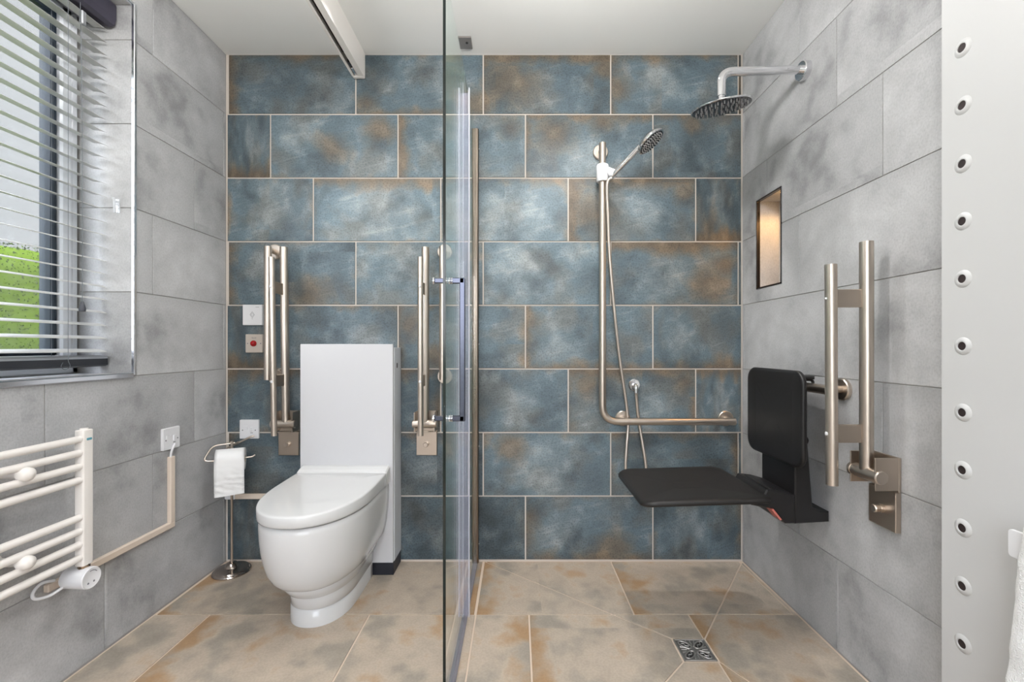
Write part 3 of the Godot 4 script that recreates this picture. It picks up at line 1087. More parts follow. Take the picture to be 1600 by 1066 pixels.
func build_toilet() -> void:
	var o := thing("toilet", "white ceramic toilet with closed lid in front of the tall cistern unit", "toilet", Vector3(TX, 0, 0))
	var zb := 0.1315
	# bowl: lofted, bulging below the rim and drawn in towards the foot
	var st := mb()
	var rings := []
	for q in [[0.176, 0.600, 0.26, 0.412], [0.187, 0.640, 0.29, 0.412], [0.1895, 0.648, 0.295, 0.407], [0.190, 0.650, 0.295, 0.39], [0.189, 0.648, 0.293, 0.35], [0.186, 0.642, 0.288, 0.305], [0.181, 0.632, 0.28, 0.262], [0.174, 0.618, 0.27, 0.222], [0.165, 0.602, 0.26, 0.194], [0.155, 0.585, 0.25, 0.176], [0.144, 0.566, 0.24, 0.165], [0.12, 0.53, 0.2, 0.160]]:
		rings.append(d_shape(q[0], zb, q[1], q[2], q[3]))
	loft(st, rings, [-1, 1, 1, 1, 1, 1, 1, 1, 1, 1, 1])
	part("bowl", st, "ceramic", o)
	# foot in three stepped collars
	st = mb()
	loft(st, [d_shape(0.139, zb, 0.552, 0.22, 0.163), d_shape(0.139, zb, 0.552, 0.22, 0.152), d_shape(0.133, zb, 0.540, 0.21, 0.135), d_shape(0.123, zb, 0.520, 0.195, 0.1145)])
	part("upper_collar", st, "ceramic", o)
	st = mb()
	loft(st, [d_shape(0.120, zb, 0.506, 0.185, 0.115), d_shape(0.1205, zb, 0.507, 0.185, 0.112), d_shape(0.117, zb, 0.500, 0.18, 0.064), d_shape(0.113, zb, 0.494, 0.18, 0.060)])
	part("middle_collar", st, "ceramic", o)
	st = mb()
	loft(st, [d_shape(0.113, zb, 0.494, 0.18, 0.0605), d_shape(0.1165, zb, 0.5005, 0.18, 0.056), d_shape(0.117, zb, 0.502, 0.18, 0.0)])
	part("foot", st, "ceramic", o)
	# lid with its rounded front, and the fixed strip behind it
	st = mb()
	rings = []
	for q in [[0.190, 0.645, 0.295, 0.4185], [0.194, 0.655, 0.305, 0.4200], [0.1955, 0.658, 0.307, 0.426], [0.1955, 0.658, 0.307, 0.4535], [0.1945, 0.656, 0.306, 0.4575], [0.191, 0.651, 0.303, 0.4595], [0.186, 0.644, 0.299, 0.4603], [0.10, 0.54, 0.22, 0.4612]]:
		var ring := d_shape(q[0], 0.193 + (0.003 if q[0] < 0.1925 else 0.0) + (0.06 if q[0] < 0.15 else 0.0), q[1], q[2], q[3])
		if q[3] > 0.44:      # the top rises a little towards the hinge
			for i in ring.size():
				ring[i].y += 0.013 * clampf((0.65 - ring[i].z) / 0.45, 0.0, 1.0)
		rings.append(ring)
	loft(st, rings, [1, 1, 1, 1, 1, 1, 1])
	part("lid", st, "ceramic", o)
	st = mb()
	var xr := Transform3D(Basis(Vector3.FORWARD, Vector3.UP, Vector3.RIGHT), Vector3(-0.196, 0, 0))
	prism(st, PackedVector2Array([Vector2(-0.132, 0.413), Vector2(-0.132, 0.491), Vector2(-0.150, 0.4895), Vector2(-0.172, 0.484), Vector2(-0.186, 0.478), Vector2(-0.1905, 0.472), Vector2(-0.1905, 0.413)]), 0.0, 0.392, xr, 0.006, false, 0.006)
	part("hinge_strip", st, "ceramic", o)
	st = mb()
	loft(st, [d_shape(0.182, 0.20, 0.630, 0.285, 0.411), d_shape(0.182, 0.20, 0.630, 0.285, 0.4205)])
	part("seat_ring", st, "white_plastic", o)


# ================================ shower seat =====================================
func build_seat() -> void:
	var o := thing("shower_chair", "black folding shower seat with backrest hung on the right wall", "seat", Vector3(RX, 0.41, 0.49))
	var b := Vector3(RX, 0.41, 0.49)
	# seat board: dished, thicker edges, rounded corners
	var st := mb()
	var outline := round_rect(0.405, 0.293, 0.832, 0.690, 0.045, 7)
	var top := []
	var dish := func(p: Vector2, lift: float) -> Vector3:
		var f := (p.x - 0.405) / 0.427
		var s := (p.y - 0.4915) / 0.2
		var y := 0.521 + 0.010 * pow(absf(s), 2.5) - 0.014 * pow(1.0 - f, 3.0) + 0.012 * sin(f * PI) * (absf(s) - 0.6)
		return Vector3(p.x, y + lift, p.y) - b
	var t := PackedVector3Array()
	var g := PackedInt32Array()
	var loops := []
	for q in [[0.16, 0.0], [0.10, 0.0], [0.05, 0.0], [0.02, 0.0], [0.005, -0.0012], [0.0, -0.006], [0.0, -0.014], [0.004, -0.018], [0.02, -0.019], [0.1, -0.019], [0.16, -0.019]]:
		var r := PackedVector3Array()
		for i in outline.size():
			var c := Vector2(0.6185, 0.4915)
			var p: Vector2 = outline[i]
			var m := p - c
			var k: float = q[0]
			r.append(dish.call(c + Vector2(m.x * (1.0 - k / 0.2135), m.y * (1.0 - k / 0.1985)), q[1]))
		loops.append(r)
	loft(st, loops)
	part("seat_board", st, "seat_plastic", o)
	# hinge block behind the board
	st = mb()
	prism(st, PackedVector2Array([Vector2(0.833, 0.500), Vector2(0.852, 0.531), Vector2(0.90, 0.526), Vector2(0.948, 0.512), Vector2(0.948, 0.415), Vector2(0.915, 0.415), Vector2(0.87, 0.466), Vector2(0.80, 0.478), Vector2(0.80, 0.5005)]), 0.392, 0.597, Transform3D(Basis(), -b), 0.004, false, 0.004)
	var hb := part("hinge_block", st, "black_plastic", o)
	st = mb()
	box(st, Vector3(0.872, 0.534, 0.5) - b, Vector3(0.012, 0.006, 0.17), 0.002, Transform3D(Basis(), Vector3(0, -0.004, 0)))
	part("hinge_rib", st, "black_plastic", hb)
	st = mb()
	box(st, Vector3(0.868, 0.4665, 0.585) - b, Vector3(0.03, 0.004, 0.012), 0.001, Transform3D(Basis(Vector3.BACK, -0.6), Vector3.ZERO).translated(Vector3(-0.046, -0.119, 0.0)))
	# label sticker under the board, on the block's sloping underside
	var lab := mb()
	prism(lab, PackedVector2Array([Vector2(0.872, 0.4665), Vector2(0.902, 0.4295), Vector2(0.8955, 0.4275), Vector2(0.866, 0.4635)]), 0.555, 0.5985, Transform3D(Basis(), -b), 0.0)
	part("sticker", lab, "red_label", o).set_meta("label", "small pink printed sticker")
	# column: thin at the top, stepping out to a foot on the wall
	st = mb()
	var side := PackedVector2Array([Vector2(0.949, 0.413), Vector2(1.066, 0.420), Vector2(1.066, 0.455), Vector2(1.035, 0.457), Vector2(1.010, 0.470), Vector2(0.992, 0.70), Vector2(0.990, 0.905), Vector2(1.018, 0.907), Vector2(1.018, 0.918), Vector2(0.976, 0.918), Vector2(0.962, 0.90), Vector2(0.960, 0.66), Vector2(0.949, 0.62)])
	prism(st, side, 0.386, 0.594, Transform3D(Basis(), -b), 0.004, false, 0.004)
	part("column", st, "black_plastic", o)
	for z in [0.40, 0.58]:
		st = mb()
		var hook := rounded([Vector3(0.985, 0.84, z) - b, Vector3(0.985, 0.9055, z) - b, Vector3(1.0185, 0.9055, z) - b, Vector3(1.0185, 0.865, z) - b], 0.012)
		tube(st, hook, 0.005, 8)
		part("rail_hook", st, "black_plastic", o)
	st = mb()
	lathe(st, Vector3(0.972, 0.70, 0.594) - b, Vector3.BACK, [Vector2(0, 0), Vector2(0.017, 0), Vector2(0.017, 0.010), Vector2(0.013, 0.014), Vector2(0, 0.014)], 20)
	part("pivot_knob", st, "black_plastic", o)
	# backrest plate with large rounded corners and a soft edge
	st = mb()
	loops = []
	for q in [[0.06, 0.0], [0.012, 0.0], [0.003, 0.0015], [0.0, 0.006], [0.0, 0.014], [0.004, 0.018], [0.05, 0.018]]:
		var k: float = q[0]
		var r := round_rect(0.316 + k, 0.612 + k, 0.664 - k, 0.938 - k, maxf(0.045 - k * 0.6, 0.008), 8)
		var ring := PackedVector3Array()
		for p in r:
			var bow := 0.006 * pow((p.x - 0.49) / 0.174, 2.0)
			ring.append(Vector3(0.934 - bow + q[1], p.y, p.x) - b)
		loops.append(ring)
	loft(st, loops)
	part("backrest", st, "black_plastic", o)
	# the short horizontal rail it hangs on
	var r := thing("support_rail", "short horizontal steel rail fixed to the right wall behind the black shower seat", "rail", Vector3(RX, 0.879, 0.49))
	b = Vector3(RX, 0.879, 0.49)
	st = mb()
	tube(st, [Vector3(1.002, 0.879, 0.29) - b, Vector3(1.002, 0.879, 0.685) - b], 0.016, 20)
	part("rail_tube", st, "steel", r)
	for z in [0.325, 0.656]:
		st = mb()
		tube(st, [Vector3(1.002, 0.879, z) - b, Vector3(1.068, 0.879, z) - b], 0.0125, 16)
		part("post", st, "steel_plate", r)
		st = mb()
		lathe(st, Vector3(RX, 0.879, z) - b, Vector3.LEFT, [Vector2(0, 0), Vector2(0.036, 0), Vector2(0.036, 0.010), Vector2(0.033, 0.013), Vector2(0, 0.013)], 28)
		part("wall_flange", st, "steel", r)


# ================================ glass ===========================================
const GX := -0.2


func glass_sheet(o: Node, z0: float, z1: float, y0: float, y1: float, edge_at_front: bool) -> void:
	var st := mb()
	var a := 0.004
	var zz0 := z0
	var zz1 := z1 - (0.0012 if edge_at_front else 0.0)
	box(st, Vector3(0, (y0 + y1) / 2, (zz0 + zz1) / 2), Vector3(2 * a, y1 - y0, zz1 - zz0), 0.0003)
	part("pane", st, "clear_glass", o)
	if edge_at_front:
		st = mb()
		box(st, Vector3(0, (y0 + y1) / 2, z1 - 0.0006), Vector3(2 * a, y1 - y0, 0.0012), 0.0003)
		part("glass_edge", st, "glass_edge", o)


func build_glass() -> void:
	# wall channel
	var ch := thing("wall_channel", "slim chrome wall channel, brown reflection painted in, holding the glass shower screen on the blue tiles", "channel", Vector3(GX + 0.002, 0, 0))
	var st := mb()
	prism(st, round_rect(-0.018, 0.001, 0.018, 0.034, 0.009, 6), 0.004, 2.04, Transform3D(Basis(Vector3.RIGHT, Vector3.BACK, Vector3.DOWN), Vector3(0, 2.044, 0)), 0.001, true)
	part("channel_profile", st, "channel_chrome", ch)
	for y in [0.09, 0.55, 1.03, 1.51, 1.95]:
		st = mb()
		lathe(st, Vector3(0.0175, y, 0.018), Vector3.RIGHT, [Vector2(0, 0), Vector2(0.004, 0), Vector2(0.0035, 0.0025), Vector2(0, 0.003)], 12)
		part("screw", st, "chrome", ch)
	# fixed sheet by the wall
	var f := thing("fixed_glass_panel", "fixed clear glass shower panel next to the blue tiled wall", "glass panel", Vector3(GX, 0, 0))
	glass_sheet(f, 0.035, 0.452, 0.016, 2.045, false)
	# door leaf nearer the camera, standing open in line
	var d := thing("glass_door", "clear glass shower door with dark D-shaped pull handle and green front edge", "shower door", Vector3(GX, 0, 0.472))
	glass_sheet(d, 0.0, 0.418, 0.02, 2.05, true)
	# seal strip between the two sheets
	var s := thing("door_seal", "tall translucent plastic hinge seal between the two shower glass sheets", "seal", Vector3(GX, 0.02, 0.462))
	st = mb()
	box(st, Vector3(0, 0.97, 0), Vector3(0.046, 1.94, 0.004), 0.0008)
	part("seal_web", st, "seal", s)
	for q in [[-0.0225, 1.955], [0.0, 1.975], [0.0225, 1.955]]:
		st = mb()
		box(st, Vector3(q[0], q[1] / 2, 0.005), Vector3(0.0045, q[1], 0.012), 0.0012)
		part("seal_ridge", st, "seal_ridge", s)
	# pull handle
	var h := mb()
	var by := 0.02
	for y in [1.2096, 0.811]:
		box(h, Vector3(0.0265, y, 0.35), Vector3(0.042, 0.016, 0.016), 0.002)
	box(h, Vector3(0.0415, 1.0103, 0.35), Vector3(0.016, 0.415, 0.016), 0.002)
	var hm := part("pull_handle", h, "handle_metal", d)
	for y in [1.2096, 0.811]:
		h = mb()
		box(h, Vector3(-0.022, y, 0.35), Vector3(0.034, 0.014, 0.014), 0.002)
		part("rear_stud", h, "handle_metal", hm)
		for x in [0.0045, 0.010]:
			h = mb()
			lathe(h, Vector3(x, y, 0.35), Vector3.RIGHT, [Vector2(0, 0), Vector2(0.0105, 0), Vector2(0.0105, 0.003), Vector2(0.0, 0.003)], 20)
			part("washer", h, "chrome", hm)
		h = mb()
		lathe(h, Vector3(-0.039, y, 0.35), Vector3.LEFT, [Vector2(0, 0), Vector2(0.011, 0), Vector2(0.011, 0.004), Vector2(0.008, 0.006), Vector2(0, 0.006)], 20)
		part("stud_cap", h, "chrome", hm)
	# threshold seal on the floor under both sheets
	var t := mb()
	box(t, Vector3(0, 0.0055, 0), Vector3(0.030, 0.009, 1.33), 0.003)
	box(t, Vector3(0, 0.010, 0), Vector3(0.012, 0.008, 1.33), 0.002)
	var tm := part("threshold_seal", t, "seal_floor")
	tm.position = Vector3(GX, 0.0005, 0.70)
	tag(tm, "low translucent grey threshold strip on the floor under the shower glass", "seal")


# ================================ right panel =====================================
func build_panel_radiator() -> void:
	var o := thing("panel_radiator", "tall flat white panel with a column of dark round plugs at the right edge", "radiator", Vector3(RX, 0.12, 1.06))
	var b := Vector3(RX, 0.12, 1.06)
	var st := mb()
	box(st, Vector3(1.025, 1.02, 1.31) - b, Vector3(0.05, 1.84, 0.50), 0.004)
	part("front_panel", st, "white_panel", o)
	for y in [0.35, 1.7]:
		st = mb()
		box(st, Vector3(1.059, y, 1.31) - b, Vector3(0.020, 0.08, 0.30), 0.002)
		part("wall_bracket", st, "white_panel", o)
	for y in [1.689, 1.560, 1.429, 1.300, 1.171, 1.020, 0.871, 0.742, 0.612, 0.482, 0.352]:
		st = mb()
		var c := Vector3(1.0, y, 1.114) - b
		lathe(st, c, Vector3.LEFT, [Vector2(0.0093, 0.0), Vector2(0.0200, 0.0), Vector2(0.0190, 0.0009), Vector2(0.0160, 0.0024), Vector2(0.0130, 0.0038), Vector2(0.0108, 0.0042), Vector2(0.0097, 0.0038), Vector2(0.0093, 0.0)], 32)
		var col := part("plug_collar", st, "white_panel", o)
		st = mb()
		lathe(st, c, Vector3.LEFT, [Vector2(0, 0), Vector2(0.0094, 0), Vector2(0.0094, 0.0020), Vector2(0, 0.0020)], 20)
		part("plug_hole", st, "hole_dark", col)
	# towel bar and towel
	var bar := thing("towel_bar", "flat white towel bar on the white panel, partly under the towel", "towel bar", Vector3(1.0, 0.641, 1.45))
	st = mb()
	prism(st, round_rect(-0.2, -0.0265, 0.2, 0.0265, 0.007, 5), 0.045, 0.050, Transform3D(Basis(Vector3.BACK, Vector3.UP, Vector3.LEFT), Vector3.ZERO), 0.001, true)
	part("bar_plate", st, "white_plastic", bar)
	for z in [-0.16, 0.16]:
		st = mb()
		tube(st, [Vector3(0.0, 0, z), Vector3(-0.046, 0, z)], 0.009, 14)
		part("stand_off", st, "white_plastic", bar)
	# towel: a thick folded terry cloth over the bar
	var n := FastNoiseLite.new()
	n.seed = 3
	n.frequency = 9.0
	st = mb()
	var rings := []
	var path := []
	for k in 26:      # front face, from the hem up, over the bar and a little down the back
		path.append(Vector3(0, 0.10 + k * 0.0225, 0))
	for k in 30:
		var y := 0.14 + k * 0.0185
		var f := clampf((0.665 - y) / 0.5, 0.0, 1.0)
		var flare := 0.030 * pow(f, 0.7)
		var ring := PackedVector3Array()
		for q in 36:
			var a := TAU * q / 36.0
			var px := signf(cos(a)) * pow(absf(cos(a)), 0.6) * (0.017 + 0.004 * f)
			var pz := signf(sin(a)) * pow(absf(sin(a)), 0.35) * (0.15 + 0.010 * f)
			var w := n.get_noise_3d(px * 3.0, y, pz) * 0.0035 + n.get_noise_3d(px * 40.0, y * 22.0, pz * 22.0) * 0.0025
			ring.append(Vector3(0.948 - flare + px + w, y - (0.004 if k == 29 else 0.0), 1.432 - 0.006 * f + pz + w))
		rings.append(ring)
	var topc := PackedVector3Array()
	for p in rings[29]:
		topc.append(Vector3(lerpf(0.948, p.x, 0.55), 0.684, p.z))
	rings.append(topc)
	loft(st, rings)
	var tw := part("towel", st, "terry")
	tag(tw, "thick white terry towel hanging over the bar at the lower right", "towel")


# ================================ left wall things ================================
func build_towel_radiator() -> void:
	var o := thing("towel_radiator", "white ladder towel radiator with two sets of four bars on the left wall", "radiator", Vector3(-1.30, 0.366, 0.777))
	var b := Vector3(-1.30, 0.366, 0.777)
	for z in [0.777, 1.245]:
		var st := mb()
		prism(st, round_rect(-1.314, z - 0.0165, -1.286, z + 0.0165, 0.005, 4), -0.770, -0.366, Transform3D(Basis(Vector3.RIGHT, Vector3.BACK, Vector3.DOWN), -b), 0.0, true, 0.002)
		var p := part("post", st, "white_enamel", o)
		st = mb()
		lathe(st, Vector3(-1.30, 0.770, z) - b, Vector3.UP, [Vector2(0, 0), Vector2(0.011, 0), Vector2(0.010, 0.004), Vector2(0, 0.005)], 16)
		part("post_cap", st, "white_enamel", p)
		if z < 1.0:
			st = mb()
			prism(st, round_rect(-0.006, -0.0035, 0.010, 0.0035, 0.002, 3), 0.0, 0.0012, Transform3D(Basis(Vector3.FORWARD, Vector3.UP, Vector3.RIGHT), Vector3(-1.286, 0.742, z) - b), 0.0003)
			part("badge", st, "teal_badge", p)
	for y in [0.744, 0.7035, 0.663, 0.622, 0.511, 0.471, 0.431, 0.391]:
		var st := mb()
		tube(st, [Vector3(-1.298, y, 0.79) - b, Vector3(-1.298, y, 1.232) - b], 0.0105, 16)
		part("heating_bar", st, "white_enamel", o)
	for y in [0.684, 0.452]:
		for z in [0.945, 1.09]:
			var st := mb()
			lathe(st, Vector3(LX, y, z) - b, Vector3.RIGHT, [Vector2(0, 0), Vector2(0.017, 0), Vector2(0.017, 0.012), Vector2(0.011, 0.014), Vector2(0.011, 0.078), Vector2(0.017, 0.082), Vector2(0.0185, 0.094), Vector2(0.0165, 0.104), Vector2(0.010, 0.110), Vector2(0, 0.112)], 22)
			part("wall_bracket", st, "white_enamel", o)
	# heating element: nickel nut and round white control
	var st := mb()
	lathe(st, Vector3(-1.30, 0.355, 0.777) - b, Vector3.UP, [Vector2(0, 0), Vector2(0.0145, 0), Vector2(0.0145, 0.012), Vector2(0, 0.012)], 8)
	part("nut", st, "nickel", o)
	st = mb()
	lathe(st, Vector3(-1.345, 0.327, 0.780) - b, Vector3.RIGHT, [Vector2(0, 0), Vector2(0.028, 0), Vector2(0.030, 0.004), Vector2(0.0315, 0.066), Vector2(0.0315, 0.0695), Vector2(0.029, 0.072), Vector2(0.025, 0.0705), Vector2(0, 0.0705)], 32)
	var c := part("thermostat", st, "white_plastic", o)
	st = mb()
	var arc := []
	for k in 9:
		var a := lerpf(1.35, 2.5, k / 8.0)
		arc.append(Vector3(-1.2745, 0.327 + sin(a) * 0.021, 0.780 + cos(a) * 0.021) - b)
	tube(st, arc, 0.0011, 6)
	part("control_mark", st, "print_grey", c)
	for z in [0.772, 0.790]:
		st = mb()
		lathe(st, Vector3(-1.2745, 0.314, z) - b, Vector3.RIGHT, [Vector2(0, 0), Vector2(0.003, 0), Vector2(0.0025, 0.0008), Vector2(0, 0.001)], 10)
		part("control_mark", st, "print_grey", c)
	st = mb()
	tube(st, spline([Vector3(-1.335, 0.312, 0.80) - b, Vector3(-1.345, 0.302, 0.830) - b, Vector3(-1.352, 0.309, 0.862) - b, Vector3(-1.358, 0.326, 0.865) - b, Vector3(-1.366, 0.338, 0.835) - b, Vector3(-1.371, 0.326, 0.795) - b]), 0.0042, 10)
	part("power_cable", st, "white_plastic", o)
	# trunking from the switch down and along to the radiator
	var t := thing("cable_trunking", "cream plastic cable trunking running down from the switch and along the left wall", "trunking", Vector3(LX, 0.312, 0.346))
	b = Vector3(LX, 0.312, 0.346)
	st = mb()
	box(st, Vector3(LX + 0.008, 0.452, 0.346) - b, Vector3(0.016, 0.262, 0.0245), 0.0025)
	part("upright_run", st, "cream_plastic", t)
	st = mb()
	box(st, Vector3(LX + 0.008, 0.312, 0.575) - b, Vector3(0.016, 0.0235, 0.482), 0.0025)
	part("level_run", st, "cream_plastic", t)
	st = mb()
	tube(st, spline([Vector3(LX + 0.010, 0.575, 0.352) - b, Vector3(LX + 0.013, 0.60, 0.352) - b, Vector3(LX + 0.0165, 0.622, 0.345) - b, Vector3(LX + 0.017, 0.632, 0.338) - b]), 0.0042, 10)
	part("cable", st, "white_plastic", t)
	# its switch
	var s := thing("fused_switch", "white fused switch plate on the grey left wall above the trunking", "switch", Vector3(LX, 0.655, 0.345))
	switch_plate(s, Transform3D(Basis(Vector3.FORWARD, Vector3.UP, Vector3.RIGHT), Vector3.ZERO), 0.086, 0.086)
	# clear cord cleat on the jamb
	var cl := mb()
	box(cl, Vector3(0, 0, 0.0025), Vector3(0.016, 0.05, 0.004), 0.001)
	box(cl, Vector3(0, 0.008, 0.010), Vector3(0.008, 0.008, 0.014), 0.001)
	tube(cl, rounded([Vector3(0, -0.026, 0.016), Vector3(0, -0.012, 0.016), Vector3(0, 0.012, 0.016), Vector3(0, 0.026, 0.019)], 0.006), 0.004, 10)
	var cm := part("cord_cleat", cl, "clear_plastic")
	cm.position = Vector3(-1.435, 1.524, WIN[0] + 0.003)
	tag(cm, "small clear plastic cord cleat on the tiled window reveal", "cleat")


func switch_plate(o: Node, xf: Transform3D, w: float, h: float) -> void:
	var st := mb()
	prism(st, round_rect(-w / 2, -h / 2, w / 2, h / 2, 0.004, 4), 0.0003, 0.010, xf, 0.002)
	part("plate", st, "white_plastic", o)
	st = mb()
	prism(st, round_rect(-0.007, -0.011, 0.007, 0.011, 0.002, 3), 0.010, 0.0135, xf * Transform3D(Basis(), Vector3(0.013, 0, 0)), 0.0015)
	part("rocker", st, "white_plastic", o)
	st = mb()
	prism(st, round_rect(-0.012, -0.008, 0.012, 0.008, 0.002, 3), 0.010, 0.0115, xf * Transform3D(Basis(), Vector3(-0.016, 0.008, 0)), 0.0008)
	part("fuse_cover", st, "white_plastic", o)
	for x in [-0.030, 0.030]:
		st = mb()
		lathe(st, xf * Vector3(x, -0.004, 0.010), xf.basis.z, [Vector2(0, 0), Vector2(0.003, 0), Vector2(0.0026, 0.0008), Vector2(0, 0.0009)], 12)
		part("screw", st, "print_grey", o)
	st = mb()
	box(st, xf * Vector3(0.013, -0.017, 0.0102), (xf.basis * Vector3(0.012, 0.0025, 0.0006)).abs(), 0.0002)
	part("rocker_mark", st, "print_grey", o)


func build_blind() -> void:
	var o := thing("venetian_blind", "silver grey venetian blind with open tilted slats hanging in the window reveal", "blind", Vector3(-1.485, 2.24, 0.525))
	var b := Vector3(-1.485, 2.24, 0.525)
	var z0 := 0.526
	var z1 := 2.43
	var along := Transform3D(Basis(), -b)
	# one slat: a shallow curved strip, tilted with its room side down
	var sec := PackedVector2Array()
	for k in 7:
		var u := lerpf(-0.0245, 0.0245, k / 6.0)
		sec.append(Vector2(u, 0.0032 * (1.0 - pow(u / 0.0245, 2.0))))
	for k in 7:
		var u := lerpf(0.0245, -0.0245, k / 6.0)
		sec.append(Vector2(u, 0.0032 * (1.0 - pow(u / 0.0245, 2.0)) - 0.0007))
	var tilt := deg_to_rad(-13.0)
	for k in 26:
		var st := mb()
		prism(st, sec, 0.0, z1 - z0, Transform3D(Basis(Vector3.BACK, tilt), Vector3.ZERO), 0.0, true)
		var s := part("slat", st, "slat", o)
		s.position = Vector3(-1.4855, 1.006 + k * 0.0459, z0) - b
	var st := mb()
	prism(st, PackedVector2Array([Vector2(-0.056, 0.0), Vector2(-0.020, -0.012), Vector2(0.030, -0.016), Vector2(0.047, -0.010), Vector2(0.052, 0.012), Vector2(0.052, 0.060), Vector2(0.046, 0.068), Vector2(-0.056, 0.068)]), z0 - 0.004, z1, Transform3D(Basis(), Vector3(-1.485, 2.176, 0) - b), 0.003)
	part("head_rail", st, "headrail", o)
	st = mb()
	prism(st, PackedVector2Array([Vector2(-0.026, 0.004), Vector2(-0.022, -0.012), Vector2(0.018, -0.017), Vector2(0.026, -0.012), Vector2(0.026, 0.010), Vector2(0.022, 0.015), Vector2(0.0, 0.019), Vector2(-0.020, 0.017)]), z0, z1, Transform3D(Basis(), Vector3(-1.4855, 0.967, 0) - b), 0.002)
	var rail := part("bottom_rail", st, "rail_dark", o)
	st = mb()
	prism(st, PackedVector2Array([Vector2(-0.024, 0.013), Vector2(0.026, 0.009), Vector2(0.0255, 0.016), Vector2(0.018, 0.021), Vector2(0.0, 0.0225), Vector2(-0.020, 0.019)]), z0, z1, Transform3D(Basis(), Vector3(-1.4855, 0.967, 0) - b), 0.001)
	part("rail_lit_top", st, "rail_silver", rail)  # sky reflection on the rail top, painted as a silver strip
	for z in [0.667, 1.22, 1.77, 2.30]:
		for x in [-1.4585, -1.5125]:
			st = mb()
			tube(st, [Vector3(x, 0.975, z) - b, Vector3(x, 2.17, z) - b], 0.0007, 6)
			part("ladder_cord", st, "cord", o)
		if z < 1.0:
			st = mb()
			tube(st, spline([Vector3(-1.4585, 0.985, z) - b, Vector3(-1.452, 0.972, z + 0.006) - b, Vector3(-1.450, 0.955, z + 0.002) - b, Vector3(-1.452, 0.945, z + 0.016) - b, Vector3(-1.453, 0.955, z + 0.028) - b, Vector3(-1.455, 0.968, z + 0.020) - b]), 0.0007, 6)
			part("cord_tail", st, "cord", o)
	st = mb()
	tube(st, spline([Vector3(-1.449, 2.17, 0.637) - b, Vector3(-1.444, 1.9, 0.637) - b, Vector3(-1.443, 1.6, 0.636) - b, Vector3(-1.443, 1.165, 0.636) - b]), 0.0009, 6)
	var pc := part("pull_cord", st, "cord", o)
	st = mb()
	lathe(st, Vector3(-1.443, 1.148, 0.636) - b, Vector3.UP, [Vector2(0, -0.012), Vector2(0.0085, -0.012), Vector2(0.0095, -0.004), Vector2(0.0075, 0.006), Vector2(0.0035, 0.020), Vector2(0, 0.022)], 16)
	part("tassel", st, "tassel", pc)
	st = mb()
	box(st, Vector3(-1.438, 2.107, 0.640) - b, Vector3(0.014, 0.046, 0.016), 0.003)
	part("cord_connector", st, "rail_silver", pc)


# ================================ ceiling things ==================================
func build_hoist_track() -> void:
	var o := thing("hoist_track", "white ceiling hoist track running from the back wall over the toilet side", "track", Vector3(-0.7475, CY, 0.0))
	var st := mb()
	# hollow profile with a slot along its underside
	var p := PackedVector2Array([Vector2(-0.0275, 0.0), Vector2(-0.0275, -0.119), Vector2(-0.0165, -0.119), Vector2(-0.0165, -0.112), Vector2(-0.022, -0.112), Vector2(-0.022, -0.06), Vector2(0.022, -0.06), Vector2(0.022, -0.112), Vector2(0.0015, -0.112), Vector2(0.0015, -0.119), Vector2(0.0275, -0.119), Vector2(0.0275, 0.0)])
	prism(st, p, 0.026, 3.1, Transform3D(), 0.001)
	part("track_profile", st, "white_enamel", o)
	st = mb()
	box(st, Vector3(0, -0.0598, 0.0145), Vector3(0.055, 0.1194, 0.022), 0.003)
	part("end_cap", st, "white_enamel", o)
	st = mb()
	box(st, Vector3(0, -0.0885, 1.6), Vector3(0.043, 0.004, 2.9), 0.0005)
	part("slot_lining", st, "slot_dark", o)
	st = mb()
	box(st, Vector3(-0.0075, -0.108, 0.058), Vector3(0.012, 0.020, 0.05), 0.002)
	part("end_stop", st, "chrome", o)
	st = mb()
	box(st, Vector3(-0.0075, -0.106, 0.105), Vector3(0.012, 0.018, 0.03), 0.002)
	part("trolley_buffer", st, "dark_chrome", o)
	# small plate in the shower ceiling
	var v := thing("ceiling_plate", "small square grey sensor plate on the ceiling above the glass screen", "plate", Vector3(-0.236, CY, 0.087))
	st = mb()
	box(st, Vector3(0, -0.004, 0), Vector3(0.060, 0.0078, 0.080), 0.002)
	part("plate", st, "grey_plate", v)
	st = mb()
	lathe(st, Vector3(0.008, -0.008, 0.005), Vector3.DOWN, [Vector2(0, 0), Vector2(0.006, 0), Vector2(0.005, 0.003), Vector2(0, 0.004)], 14)
	part("sensor_lens", st, "slot_dark", v)


